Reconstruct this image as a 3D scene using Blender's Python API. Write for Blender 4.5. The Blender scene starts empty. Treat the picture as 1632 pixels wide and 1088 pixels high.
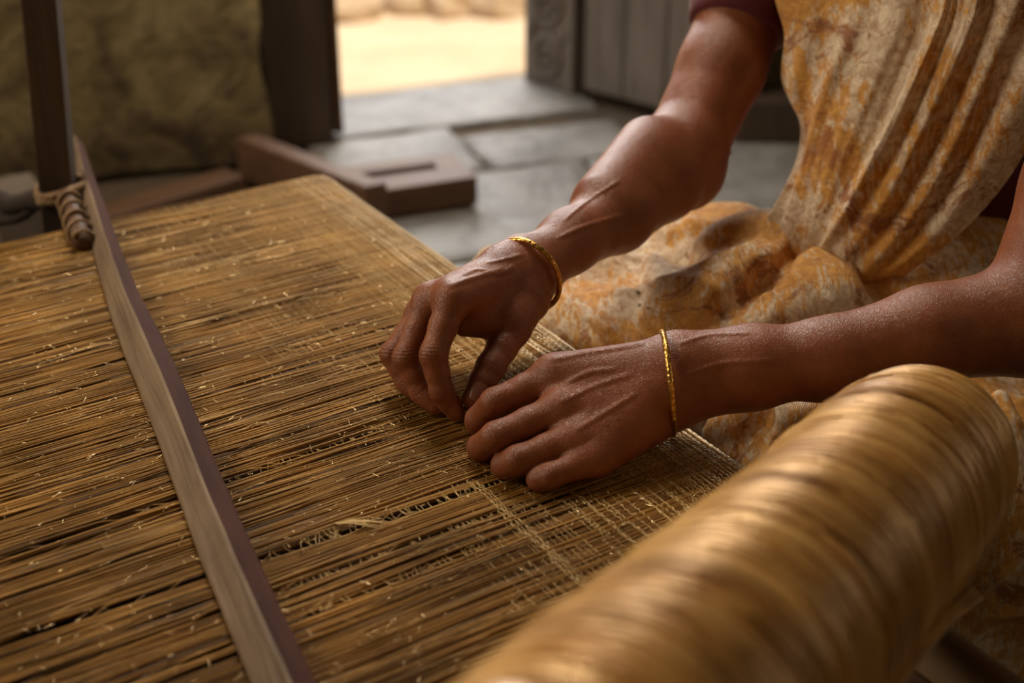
import bpy, math, random
import numpy as np
import time
T0 = time.time()
from mathutils import Vector, Matrix, noise as mnoise

scene = bpy.context.scene
col = scene.collection
R = math.radians
rng = np.random.default_rng(7)
random.seed(7)

# ------------------------------------------------------------------ camera
F_PX = 2267.0
PITCH = R(28)
CAM_Z = 0.833
CLOTH_Z = 0.300
cam_d = bpy.data.cameras.new('camera'); cam = bpy.data.objects.new('camera', cam_d); col.objects.link(cam)
cam_d.sensor_width = 36.0; cam_d.lens = 36.0 * F_PX / 1632.0
cam_d.clip_start = 0.02
cam.location = (0, 0, CAM_Z); cam.rotation_euler = (R(90) - PITCH, 0, 0)
cam_d.dof.use_dof = True; cam_d.dof.focus_distance = 1.01; cam_d.dof.aperture_fstop = 4.0
scene.camera = cam

# ------------------------------------------------------------------ world, sun, daylight
scene.view_settings.view_transform = 'Standard'
scene.view_settings.look = 'None'
scene.view_settings.gamma = 1.0
scene.view_settings.exposure = -0.12
w = bpy.data.worlds.new('world'); scene.world = w; w.use_nodes = True
bg = w.node_tree.nodes['Background']; bg.inputs[0].default_value = (0.62, 0.78, 1.0, 1); bg.inputs[1].default_value = 1.3

def light(name, kind, loc, aim, energy, color, size=None, size_y=None, spread=None):
    d = bpy.data.lights.new(name, kind); d.energy = energy; d.color = color
    if kind == 'AREA':
        d.shape = 'RECTANGLE'; d.size = size; d.size_y = size_y or size
        if spread: d.spread = spread
    if kind == 'SUN': d.angle = R(1.2)
    o = bpy.data.objects.new(name, d); col.objects.link(o); o.location = loc
    o.rotation_euler = (Vector(aim) - Vector(loc)).to_track_quat('-Z', 'Y').to_euler()
    return o
light('sun', 'SUN', (1.2, 2.4, 5), (0.0, 4.0, 0), 5.6, (1.0, 0.88, 0.72))
# daylight coming through the window of the left wall and the doorway
light('window_daylight', 'AREA', (-1.50, 1.00, 1.35), (0.15, 0.95, 0.35), 16, (1.0, 0.79, 0.54), 0.8, 0.8)
light('high_back_fill', 'AREA', (-0.12, 1.98, 1.80), (0.25, 0.85, 0.3), 17, (1.0, 0.86, 0.68), 0.50, 0.40)  # added lamp high at the back, without a vent, for highlights
light('side_fill', 'AREA', (2.2, 0.6, 1.5), (0.5, 1.0, 0.2), 3.2, (1.0, 0.82, 0.62), 0.7, 0.7)  # added warm fill from the right; that wall has no window
light('doorway_daylight', 'AREA', (-0.06, 3.0, 1.1), (0.0, 1.2, 0.2), 34, (1.0, 0.96, 0.92), 0.6, 1.2)

# ------------------------------------------------------------------ helpers
CP, SP = math.cos(PITCH), math.sin(PITCH)
def P(px, py, d):
    """point at camera depth d on the sight line of a pixel"""
    x = (px - 816) / F_PX * d; v = (544 - py) / F_PX * d
    return Vector((x, d * CP + v * SP, CAM_Z - d * SP + v * CP))
def onz(px, py, z):
    k = SP - (544 - py) / F_PX * CP
    return P(px, py, (CAM_Z - z) / k)
def FL(px, py): return onz(px, py, 0.0)
def C(cx, cy, d): return P(580 + cx / 2.365, 340 + cy / 2.365, d)
UP = Vector((0, 0, 1))

def tag(o, label=None, cat=None, group=None, kind=None):
    if label: o['label'] = label
    if cat: o['category'] = cat
    if group: o['group'] = group
    if kind: o['kind'] = kind
    return o
def empty(name, loc, rz=0):
    o = bpy.data.objects.new(name, None); col.objects.link(o)
    o.location = loc; o.rotation_euler = (0, 0, rz); o.empty_display_size = 0.05
    return o
def link(name, me, m, parent=None):
    o = bpy.data.objects.new(name, me); col.objects.link(o)
    if m is not None and not me.materials: me.materials.append(m)
    if parent is not None:
        o.parent = parent
        # meshes hold world coordinates: cancel the parent's own placement
        o.matrix_parent_inverse = Matrix.LocRotScale(parent.location, parent.rotation_euler, None).inverted() if parent.parent is None else Matrix()
    return o
class MB:
    """collects world-space geometry and links it as one mesh"""
    def __init__(s): s.v = []; s.f = []; s.c = []
    def add(s, vs, fs, c=None):
        b = len(s.v); s.v.extend([tuple(v) for v in vs]); s.f.extend([tuple(i + b for i in f) for f in fs])
        s.c.extend([c if c is not None else 1.0] * len(vs))
    def box(s, o, ax, ay, az):
        """corner o and three edge vectors"""
        o = Vector(o); ax = Vector(ax); ay = Vector(ay); az = Vector(az)
        v = [o, o + ax, o + ax + ay, o + ay]; v += [q + az for q in v]
        s.add(v, [(3, 2, 1, 0), (4, 5, 6, 7), (0, 1, 5, 4), (1, 2, 6, 5), (2, 3, 7, 6), (3, 0, 4, 7)])
    def tube(s, pts, r, n=6, c=None, closed=False, cap=True):
        pts = [Vector(p) for p in pts]; m = len(pts)
        rs = r if hasattr(r, '__len__') else [r] * m
        vs = []; ref = None
        for i, p in enumerate(pts):
            if closed: t = pts[(i + 1) % m] - pts[i - 1]
            else: t = pts[min(i + 1, m - 1)] - pts[max(i - 1, 0)]
            t.normalize()
            if ref is None: ref = t.orthogonal().normalized()
            ref = (ref - t * ref.dot(t)).normalized(); b = t.cross(ref)
            for k in range(n):
                a = 2 * math.pi * k / n
                vs.append(p + (ref * math.cos(a) + b * math.sin(a)) * rs[i])
        fs = []
        for i in range(m if closed else m - 1):
            j = (i + 1) % m
            for k in range(n):
                fs.append((i * n + k, i * n + (k + 1) % n, j * n + (k + 1) % n, j * n + k))
        if cap and not closed:
            fs.append(tuple(range(n))[::-1]); fs.append(tuple((m - 1) * n + k for k in range(n)))
        s.add(vs, fs, c)
    def build(s, name, m, parent=None, smooth=False, bevel=0, seg=2, attr=False):
        me = bpy.data.meshes.new(name); me.from_pydata(s.v, [], s.f); me.update()
        if smooth: me.polygons.foreach_set('use_smooth', [True] * len(me.polygons))
        if attr:
            a = me.attributes.new('tint', 'FLOAT', 'POINT'); a.data.foreach_set('value', s.c)
        o = link(name, me, m, parent)
        if bevel:
            b = o.modifiers.new('bevel', 'BEVEL'); b.width = bevel; b.segments = seg; b.limit_method = 'ANGLE'
        return o
def np_mesh(name, verts, quads, mat, parent=None, smooth=True, attrs=None):
    me = bpy.data.meshes.new(name)
    n = len(verts); q = len(quads); k = quads.shape[1]
    me.vertices.add(n); me.vertices.foreach_set('co', np.asarray(verts, np.float32).ravel())
    me.loops.add(q * k); me.loops.foreach_set('vertex_index', np.asarray(quads, np.int32).ravel())
    me.polygons.add(q); me.polygons.foreach_set('loop_start', np.arange(q, dtype=np.int32) * k)
    me.polygons.foreach_set('use_smooth', np.full(q, smooth))
    me.update(calc_edges=True); me.validate()
    for key, val in (attrs or {}).items():
        a = me.attributes.new(key, 'FLOAT', 'POINT'); a.data.foreach_set('value', np.asarray(val, np.float32))
    return link(name, me, mat, parent)

# ------------------------------------------------------------------ materials
class NT:
    def __init__(s, name):
        s.m = bpy.data.materials.new(name); s.m.use_nodes = True; s.t = s.m.node_tree
        s.b = s.t.nodes['Principled BSDF']; s.n = s.t.nodes
    def node(s, kind, **kw):
        x = s.n.new(kind)
        for k, v in kw.items():
            if k in x.inputs.keys(): x.inputs[k].default_value = v
            else: setattr(x, k, v)
        return x
    def L(s, a, b): s.t.links.new(a, b)
    def coord(s, scale=(1, 1, 1), rot=(0, 0, 0), kind='Object'):
        tc = s.node('ShaderNodeTexCoord'); mp = s.node('ShaderNodeMapping')
        mp.inputs['Scale'].default_value = scale; mp.inputs['Rotation'].default_value = rot
        s.L(tc.outputs[kind], mp.inputs[0]); return mp.outputs[0]
    def noise(s, co, scale, detail=4, rough=0.55, dist=0.0):
        x = s.node('ShaderNodeTexNoise'); x.inputs['Scale'].default_value = scale; x.inputs['Detail'].default_value = detail
        x.inputs['Roughness'].default_value = rough; x.inputs['Distortion'].default_value = dist
        s.L(co, x.inputs['Vector']); return x.outputs['Fac']
    def ramp(s, fac, stops):
        x = s.node('ShaderNodeValToRGB'); e = x.color_ramp.elements
        while len(e) > 1: e.remove(e[-1])
        e[0].position = stops[0][0]; e[0].color = (*stops[0][1], 1)
        for p, c in stops[1:]:
            k = e.new(p); k.color = (*c, 1)
        s.L(fac, x.inputs[0]); return x.outputs[0]
    def mix(s, fac, a, b, mode='MIX'):
        x = s.node('ShaderNodeMix', data_type='RGBA', blend_type=mode)
        for sock, val in ((x.inputs[0], fac), (x.inputs[6], a), (x.inputs[7], b)):
            if hasattr(val, 'links'): s.L(val, sock)
            elif isinstance(val, tuple): sock.default_value = (*val, 1)
            else: sock.default_value = val
        return x.outputs[2]
    def bump(s, h, strength, dist, prev=None):
        x = s.node('ShaderNodeBump'); x.inputs['Strength'].default_value = strength; x.inputs['Distance'].default_value = dist
        s.L(h, x.inputs['Height'])
        if prev: s.L(prev, x.inputs['Normal'])
        return x.outputs[0]
    def attr(s, name):
        x = s.node('ShaderNodeAttribute'); x.attribute_name = name; return x.outputs['Fac']
    def set(s, **kw):
        for k, v in kw.items():
            k = k.replace('_', ' ')
            sock = s.b.inputs[k]
            if hasattr(v, 'links'): s.L(v, sock)
            elif isinstance(v, tuple) and len(v) == 3 and sock.type == 'RGBA': sock.default_value = (*v, 1)
            else: sock.default_value = v
        return s.m

def wood(name, dark, light_, axis_rz=0.0, scale=1.0, rough=0.6, tilt=(0, 0)):
    t = NT(name); co0 = t.coord((1, 1, 1), (tilt[0], tilt[1], 0 if tilt[1] else -axis_rz))   # turn the length onto x, then stretch along it
    mp2 = t.node('ShaderNodeMapping'); mp2.inputs['Scale'].default_value = (1.6 * scale, 18 * scale, 18 * scale); t.L(co0, mp2.inputs[0]); co = mp2.outputs[0]
    n = t.noise(co, 3.0, 6, 0.62, 0.8); n2 = t.noise(t.coord((1, 1, 1)), 9 * scale, 3)
    c = t.ramp(n, [(0.28, dark), (0.72, light_)])
    c = t.mix(t.ramp(n2, [(0.35, (0, 0, 0)), (0.75, (1, 1, 1))]), c, tuple(0.62 * x for x in dark), 'MIX') if False else t.mix(0.35, c, t.ramp(n2, [(0.3, dark), (0.8, light_)]))
    return t.set(Base_Color=c, Roughness=rough, Normal=t.bump(n, 0.35, 0.004))

def m_skin():
    t = NT('brown_skin'); co = t.coord()
    n1 = t.noise(co, 28, 4, 0.6); n2 = t.noise(co, 140, 3, 0.6)
    base = t.ramp(n1, [(0.3, (0.215, 0.056, 0.019)), (0.7, (0.340, 0.102, 0.038))])
    base = t.mix(0.3, base, t.ramp(n2, [(0.3, (0.15, 0.05, 0.022)), (0.7, (0.31, 0.13, 0.062))]))
    base = t.mix(t.attr('tint'), base, (0.13, 0.040, 0.020))
    base = t.mix(t.attr('rosy'), base, (0.36, 0.130, 0.075))
    v = t.node('ShaderNodeTexVoronoi', feature='DISTANCE_TO_EDGE'); v.inputs['Scale'].default_value = 750
    t.L(co, v.inputs['Vector'])
    nf = t.noise(co, 420, 3, 0.6)
    b = t.bump(v.outputs['Distance'], 0.5, 0.0009)
    b = t.bump(nf, 0.35, 0.0008, b); b = t.bump(n2, 0.25, 0.0012, b)
    rr = t.node('ShaderNodeMapRange'); rr.inputs['To Min'].default_value = 0.30; rr.inputs['To Max'].default_value = 0.50
    t.L(n2, rr.inputs['Value'])
    m = t.set(Base_Color=base, Roughness=rr.outputs[0], Normal=b, Subsurface_Weight=0.06, Subsurface_Scale=0.004)
    t.b.inputs['Subsurface Radius'].default_value = (1.0, 0.35, 0.2)
    t.b.inputs['Specular IOR Level'].default_value = 0.5
    return m
SKIN = m_skin()
def m_simple(name, c, rough=0.6, metal=0.0, spec=0.5):
    t = NT(name); n = t.noise(t.coord(), 60, 4)
    cc = t.ramp(n, [(0.3, tuple(0.8 * x for x in c)), (0.7, tuple(min(1, 1.15 * x) for x in c))])
    t.b.inputs['Specular IOR Level'].default_value = spec
    return t.set(Base_Color=cc, Roughness=rough, Metallic=metal, Normal=t.bump(n, 0.2, 0.002))
NAIL = m_simple('fingernail', (0.36, 0.16, 0.10), 0.32)
HAIR = m_simple('black_hair', (0.012, 0.010, 0.009), 0.45)

def m_gold():
    t = NT('beaten_gold'); co = t.coord()
    v = t.node('ShaderNodeTexVoronoi'); v.inputs['Scale'].default_value = 420; t.L(co, v.inputs['Vector'])
    n = t.noise(co, 300, 3)
    c = t.ramp(n, [(0.3, (0.52, 0.26, 0.055)), (0.7, (0.90, 0.56, 0.16))])
    return t.set(Base_Color=c, Metallic=1.0, Roughness=0.3, Normal=t.bump(v.outputs['Distance'], 0.5, 0.001))
GOLD = m_gold()

def m_thread(name, lo, hi, metal=0.25, rough=0.42, spec=0.6):
    t = NT(name); a = t.attr('tint')
    n = t.noise(t.coord(), 16, 4, 0.6)
    c = t.ramp(a, [(0.0, lo), (1.0, hi)])
    c = t.mix(0.45, c, t.ramp(n, [(0.3, tuple(0.55 * x for x in lo)), (0.72, hi)]))
    f = t.noise(t.coord(), 900, 2)
    t.b.inputs['Specular IOR Level'].default_value = spec
    return t.set(Base_Color=c, Metallic=metal, Roughness=rough, Normal=t.bump(f, 0.5, 0.0006))
WARP = m_thread('golden_warp_thread', (0.17, 0.080, 0.014), (0.70, 0.395, 0.100), 0.12, 0.55, 0.35)
WEFT = m_thread('golden_weft_thread', (0.36, 0.20, 0.055), (0.78, 0.56, 0.24), 0.3, 0.38)
UNDER = m_thread('under_thread', (0.10, 0.045, 0.010), (0.28, 0.14, 0.035), 0.1, 0.6)
ROLL = m_thread('silk_hank', (0.36, 0.145, 0.022), (0.95, 0.58, 0.20), 0.2, 0.27, 0.9)

BLOTCH = [(1312, 240, 1.205, .050), (1268, 300, 1.235, .022)]
EDGE = m_thread('edge_sheen_thread', (0.70, 0.50, 0.25), (1.0, 0.86, 0.62), 0.35, 0.33, 0.9)  # highlight along the folded edge, put into paler thread colour
GLINT = m_thread('glinting_zari_fibre', (0.80, 0.52, 0.20), (1.0, 0.82, 0.50), 0.85, 0.22, 1.0)
def m_saree(name, rot=(0, 0, 0), ochre=0.5):
    t = NT(name); co = t.coord(rot=rot)
    big = t.noise(co, 9, 3, 0.5, 0.4); med = t.noise(co, 17, 7, 0.72, 0.9); fine = t.noise(co, 110, 7, 0.75, 0.8)
    st = t.noise(t.coord((3.5, 1, 1), rot), 42, 7, 0.75, 0.9)
    def add(a, b, k):
        f2 = t.node('ShaderNodeMath', operation='MULTIPLY_ADD'); t.L(b, f2.inputs[0]); f2.inputs[1].default_value = k; t.L(a, f2.inputs[2]); return f2.outputs[0]
    cream = t.ramp(fine, [(0.38, (0.50, 0.31, 0.17)), (0.60, (0.90, 0.74, 0.53))])
    och = t.ramp(fine, [(0.38, (0.50, 0.20, 0.03)), (0.62, (0.78, 0.40, 0.08))])
    s1 = add(st, big, 0.9)      # centred on .95
    c = t.mix(t.ramp(s1, [(0.93 - 0.05 * ochre, (0, 0, 0)), (0.985 - 0.05 * ochre, (1, 1, 1))]), cream, och)
    s2 = add(med, fine, 0.35)   # centred on .675
    c = t.mix(t.ramp(s2, [(0.745, (0, 0, 0)), (0.79, (0.9, 0.9, 0.9))]), c, (0.30, 0.095, 0.022))
    # one big rust coloured blossom printed on the drape
    for (bx, by, bd, br) in BLOTCH:
        tc2 = t.node('ShaderNodeTexCoord'); ds = t.node('ShaderNodeVectorMath', operation='DISTANCE'); t.L(tc2.outputs['Object'], ds.inputs[0]); ds.inputs[1].default_value = P(bx, by, bd)
        mr = t.node('ShaderNodeMapRange'); mr.inputs['From Min'].default_value = 0; mr.inputs['From Max'].default_value = br; mr.inputs['To Min'].default_value = .19; mr.inputs['To Max'].default_value = -.06; t.L(ds.outputs['Value'], mr.inputs['Value'])
        s3 = add(mr.outputs[0], s2, 1.0)
        c = t.mix(t.ramp(s3, [(0.775, (0, 0, 0)), (0.83, (0.85, 0.85, 0.85))]), c, (0.36, 0.12, 0.025))
    wv = t.node('ShaderNodeTexWave'); wv.inputs['Scale'].default_value = 330; wv.inputs['Distortion'].default_value = 3
    t.L(t.coord(rot=(0.5, 0.6, 0.8)), wv.inputs['Vector'])
    b = t.bump(wv.outputs['Fac'], 0.35, 0.0012); b = t.bump(fine, 0.5, 0.003, b)
    t.b.inputs['Sheen Weight'].default_value = 0.25; t.b.inputs['Sheen Roughness'].default_value = 0.4
    return t.set(Base_Color=c, Roughness=0.75, Normal=b)
SAREE = m_saree('ochre_printed_cotton', (0, R(35), 0), -0.2)
SAREE2 = m_saree('ochre_printed_cotton_skirt', (0.4, 0.3, 0.5), -0.1)
def m_blouse():
    t = NT('maroon_cotton'); n = t.noise(t.coord(), 400, 3)
    t.b.inputs['Sheen Weight'].default_value = 0.15
    return t.set(Base_Color=(0.105, 0.008, 0.016), Roughness=0.8, Normal=t.bump(n, 0.4, 0.001))
BLOUSE = m_blouse()
def m_plaster():
    t = NT('stained_plaster'); co = t.coord()
    big = t.noise(co, 3.2, 5, 0.6, 0.5); med = t.noise(co, 12, 6, 0.7, 0.6); fine = t.noise(co, 60, 5, 0.7)
    c = t.ramp(big, [(0.3, (0.20, 0.145, 0.060)), (0.7, (0.36, 0.29, 0.135))])
    # damp rises from the floor: dark patches low on the wall
    sep = t.node('ShaderNodeSeparateXYZ'); tc = t.node('ShaderNodeTexCoord'); t.L(tc.outputs['Object'], sep.inputs[0])
    mr = t.node('ShaderNodeMapRange'); mr.inputs['From Min'].default_value = 0.42; mr.inputs['From Max'].default_value = 0.0
    mr.inputs['To Max'].default_value = 0.30; t.L(sep.outputs[2], mr.inputs['Value'])
    a = t.node('ShaderNodeMath', operation='ADD'); t.L(med, a.inputs[0]); t.L(mr.outputs[0], a.inputs[1])
    c = t.mix(t.ramp(a.outputs[0], [(0.56, (0, 0, 0)), (0.84, (0.95, 0.95, 0.95))]), c, (0.055, 0.032, 0.015))
    return t.set(Base_Color=c, Roughness=0.9, Normal=t.bump(fine, 0.5, 0.008, t.bump(med, 0.6, 0.02)))
PLASTER = m_plaster()
def m_stone():
    t = NT('grey_slab_stone'); co = t.coord()
    big = t.noise(co, 2.6, 6, 0.62, 0.8); med = t.noise(co, 14, 6, 0.65, 1.0); fine = t.noise(co, 90, 4)
    c = t.ramp(big, [(0.35, (0.115, 0.100, 0.082)), (0.65, (0.27, 0.25, 0.225))])
    c = t.mix(t.ramp(med, [(0.45, (0, 0, 0)), (0.75, (0.8, 0.8, 0.8))]), c, (0.33, 0.31, 0.285))
    rr = t.node('ShaderNodeMapRange'); rr.inputs['To Min'].default_value = 0.35; rr.inputs['To Max'].default_value = 0.7
    t.L(med, rr.inputs['Value'])
    return t.set(Base_Color=c, Roughness=rr.outputs[0], Normal=t.bump(med, 0.5, 0.02, t.bump(fine, 0.4, 0.004)))
STONE = m_stone()
EARTH = m_simple('packed_earth', (0.085, 0.058, 0.034), 0.9)
def m_sand():
    t = NT('sunlit_sand'); co = t.coord(); n = t.noise(co, 3, 6, 0.6); n2 = t.noise(co, 25, 5)
    c = t.ramp(n, [(0.3, (0.60, 0.43, 0.26)), (0.7, (0.74, 0.57, 0.38))])
    return t.set(Base_Color=c, Roughness=0.95, Normal=t.bump(n2, 0.6, 0.03))
SAND = m_sand()
ROCK = m_simple('pale_rubble', (0.50, 0.36, 0.22), 0.9)
SHRUB = m_simple('dry_shrub_leaf', (0.36, 0.27, 0.12), 0.8)
MUD = m_simple('mud_wall', (0.55, 0.38, 0.21), 0.9)
W_DARK = wood('old_dark_wood', (0.030, 0.018, 0.010), (0.085, 0.050, 0.028), R(90), 1, 0.65, (0, R(90)))
W_GREY = wood('weathered_grey_wood', (0.11, 0.085, 0.065), (0.25, 0.205, 0.165), R(90), 1, 0.7, (0, R(90)))
W_BROWN = wood('brown_loom_wood', (0.075, 0.040, 0.022), (0.200, 0.120, 0.072), R(-57), 1, 0.6)
W_BEAM = wood('brown_floor_beam_wood', (0.070, 0.031, 0.014), (0.170, 0.086, 0.042), R(15), 1, 0.6)
W_PALE = wood('pale_worn_wood', (0.17, 0.10, 0.045), (0.34, 0.21, 0.10), R(-45), 1, 0.55)
ROPE = m_simple('jute_rope', (0.30, 0.19, 0.10), 0.9)
RAG = m_simple('dark_rag', (0.040, 0.026, 0.018), 0.95)

# ------------------------------------------------------------------ sparse surface nets
def smin(a, b, k):
    h = np.maximum(k - np.abs(a - b), 0.0) / k
    return np.minimum(a, b) - h * h * k * 0.25
def cone(p, q):
    a, b, ra, rb = q
    a = a.astype(np.float32); b = b.astype(np.float32); ra = float(ra); rb = float(rb)
    ab = b - a; L2 = float(ab @ ab) + 1e-12
    d = p - a
    t = np.clip(d @ ab / L2, 0, 1)
    d = d - t[:, None] * ab
    return np.sqrt(np.einsum('ij,ij->i', d, d)) - (ra + (rb - ra) * t)
def chain_eval(p, prims, k, rad):
    """prims: list of (a,b,ra,rb[,k]); smooth union, far ones skipped (p is a small block)"""
    c = p.mean(0)[None]
    ds = [float(cone(c, q[:4])[0]) for q in prims]
    dm = min(ds)
    out = None
    for q, dc in zip(prims, ds):
        if dc > dm + 2 * rad + 0.012: continue
        kk = q[4] if len(q) > 4 else k
        dd = cone(p, q[:4])
        out = dd if out is None else smin(out, dd, kk)
    return out
def surface_nets(sdf, lo, hi, h, B=16):
    lo = np.asarray(lo, float); hi = np.asarray(hi, float)
    nb = np.ceil((hi - lo) / (h * B)).astype(int) + 1
    N = (nb * B + 4).astype(np.int64)
    rad = h * B * 0.9
    # coarse pass
    ii = np.stack(np.meshgrid(*[np.arange(n) for n in nb], indexing='ij'), -1).reshape(-1, 3)
    cen = lo + (ii + 0.5) * h * B
    keep = []
    for s in range(0, len(cen), 256):
        pc = cen[s:s + 256]
        v = sdf(pc, 10.0)
        keep.append(np.abs(v) < rad + 0.006)
    ii = ii[np.concatenate(keep)]
    g = np.arange(B + 1)
    G = np.stack(np.meshgrid(g, g, g, indexing='ij'), -1).reshape(-1, 3)
    VK, VP, Q = [], [], []
    st = np.array([N[1] * N[2], N[2], 1], np.int64)
    corners = [(i, j, k) for i in (0, 1) for j in (0, 1) for k in (0, 1)]
    edges = [(a, b) for a in range(8) for b in range(a + 1, 8) if sum(abs(x - y) for x, y in zip(corners[a], corners[b])) == 1]
    for bi in ii:
        base = bi * B
        p = (lo + (G + base) * h).astype(np.float32)
        v = sdf(p, rad).reshape(B + 1, B + 1, B + 1)
        if v.min() > 0 or v.max() < 0: continue
        neg = v < 0
        cs = [v[i:B + i, j:B + j, k:B + k] for i, j, k in corners]
        ns = sum((c < 0).astype(np.int8) for c in cs)
        act = np.argwhere((ns > 0) & (ns < 8))
        if len(act):
            cv = np.stack([c[act[:, 0], act[:, 1], act[:, 2]] for c in cs], 1)
            acc = np.zeros((len(act), 3)); cnt = np.zeros(len(act))
            for a, b in edges:
                va, vb = cv[:, a], cv[:, b]; m = (va < 0) != (vb < 0)
                t = np.where(m, va / np.where(m, va - vb, 1), 0)
                pa = np.array(corners[a], float); pb = np.array(corners[b], float)
                acc += m[:, None] * (pa + t[:, None] * (pb - pa)); cnt += m
            VP.append(lo + (act + base + acc / cnt[:, None]) * h)
            VK.append(((act + base + 1).astype(np.int64) * st).sum(1))
        for ax in range(3):
            sl0 = [slice(0, B)] * 3; sl1 = [slice(0, B)] * 3; sl1[ax] = slice(1, B + 1)
            a = neg[tuple(sl0)]; b = neg[tuple(sl1)]
            e = np.argwhere(a != b)
            if not len(e): continue
            inside = a[e[:, 0], e[:, 1], e[:, 2]]
            key = ((e + base + 1).astype(np.int64) * st).sum(1)
            u, w_ = st[(ax + 1) % 3], st[(ax + 2) % 3]
            q = np.stack([key, key - u, key - u - w_, key - w_], 1)
            q[~inside] = q[~inside][:, ::-1]
            Q.append(q)
    VK = np.concatenate(VK); VP = np.concatenate(VP); Q = np.concatenate(Q)
    o = np.argsort(VK); VK = VK[o]; VP = VP[o]
    idx = np.clip(np.searchsorted(VK, Q), 0, len(VK) - 1)
    ok = (VK[idx] == Q).all(1)
    return VP, idx[ok]
A = lambda v: np.array(v, float)
def bounds(prims, pad):
    pts = np.array([q[0] for q in prims] + [q[1] for q in prims]); return pts.min(0) - pad, pts.max(0) + pad

# ------------------------------------------------------------------ ROOM
WA = R(19.6)
uw = Vector((math.cos(WA), math.sin(WA), 0)); nw = Vector((math.sin(WA), -math.cos(WA), 0))   # along the wall, into the room
wall_o = FL(300, 268)
def W(u, out, z=0): return wall_o + uw * u - nw * out + UP * z
def wu(p): return (Vector(p) - wall_o).dot(uw)
def wout(p): return -(Vector(p) - wall_o).dot(nw)
u_l = wu(FL(434, 256)); u_r = wu(FL(921, 150)) + 0.02
th = wout(FL(700, 143))
def relief_wall(name, u0, u1, z1, seed):
    nx = max(2, int((u1 - u0) / 0.025)); nz = int(z1 / 0.025)
    vs = []; fs = []
    for i in range(nx + 1):
        for j in range(nz + 1):
            u = u0 + (u1 - u0) * i / nx; z = z1 * j / nz
            n = mnoise.fractal(Vector((u * 3 + seed, z * 3, 0)), 0.7, 2.0, 5) * 0.012
            if i in (0, nx): n *= 0.5
            e = 0
            if i == nx: e = mnoise.noise(Vector((z * 9, seed, 0))) * 0.012
            vs.append(W(u + e, -n, z))
    b0 = len(vs)
    for i in range(nx):
        for j in range(nz):
            a = i * (nz + 1) + j; fs.append((a, a + nz + 1, a + nz + 2, a + 1))
    vs += [W(u0, th, 0), W(u0, th, z1), W(u1, th, 0), W(u1, th, z1)]
    fs += [(b0, b0 + 1, b0 + 3, b0 + 2), tuple(nx * (nz + 1) + j for j in range(nz + 1)) + (b0 + 3, b0 + 2), tuple(range(nz + 1))[::-1] + (b0, b0 + 1)]
    m = MB(); m.add(vs, fs); return tag(m.build(name, PLASTER, None, True), kind='structure')
H = 2.3
relief_wall('wall_back', -1.9, u_l, H, 0)
u_r2 = wu(FL(1050, 184)) + .02
relief_wall('wall_back.001', u_r2, 3.6, H, 5)
print('TH', th, 'leaf', wout(FL(928, 152)), wout(FL(1195, 222)), u_r, u_r2)
def slabwall(name, o, ax, ay, az, mat=PLASTER):
    m = MB(); m.box(o, ax, ay, az); return tag(m.build(name, mat), kind='structure')
slabwall('wall_back.002', W(u_l, 0, 1.95), uw * (u_r2 - u_l), -nw * (th - .05), UP * (H - 1.95))
slabwall('wall_back.003', W(u_r - .01, th - .045), uw * (u_r2 - u_r + .03), -nw * .045, UP * H)
# left wall with the window opening, around the daylight
for k, (y0, y1, z0, z1) in enumerate([(-1.3, 0.55, 0, H), (1.75, 2.4, 0, H), (0.55, 1.75, 0, 0.85), (0.55, 1.75, 1.85, H)]):
    slabwall('wall_left' + ('' if k == 0 else '.%03d' % k), (-1.80, y0, z0), (0.2, 0, 0), (0, y1 - y0, 0), (0, 0, z1 - z0))
slabwall('wall_right', (2.5, -1.3, 0), (0.2, 0, 0), (0, 6, 0), (0, 0, H))
slabwall('wall_front', (-1.8, -1.5, 0), (4.5, 0, 0), (0, 0.2, 0), (0, 0, H))
m = MB()
m.add([(-1.8, -1.5, H), (2.7, -1.5, H), W(3.7, th, H), W(-1.9, th, H), (-1.8, -1.5, H + .12), (2.7, -1.5, H + .12), W(3.7, th, H + .12), W(-1.9, th, H + .12)],
      [(0, 3, 2, 1), (4, 5, 6, 7), (0, 1, 5, 4), (1, 2, 6, 5), (2, 3, 7, 6), (3, 0, 4, 7)])
tag(m.build('ceiling', EARTH), kind='structure')

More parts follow.
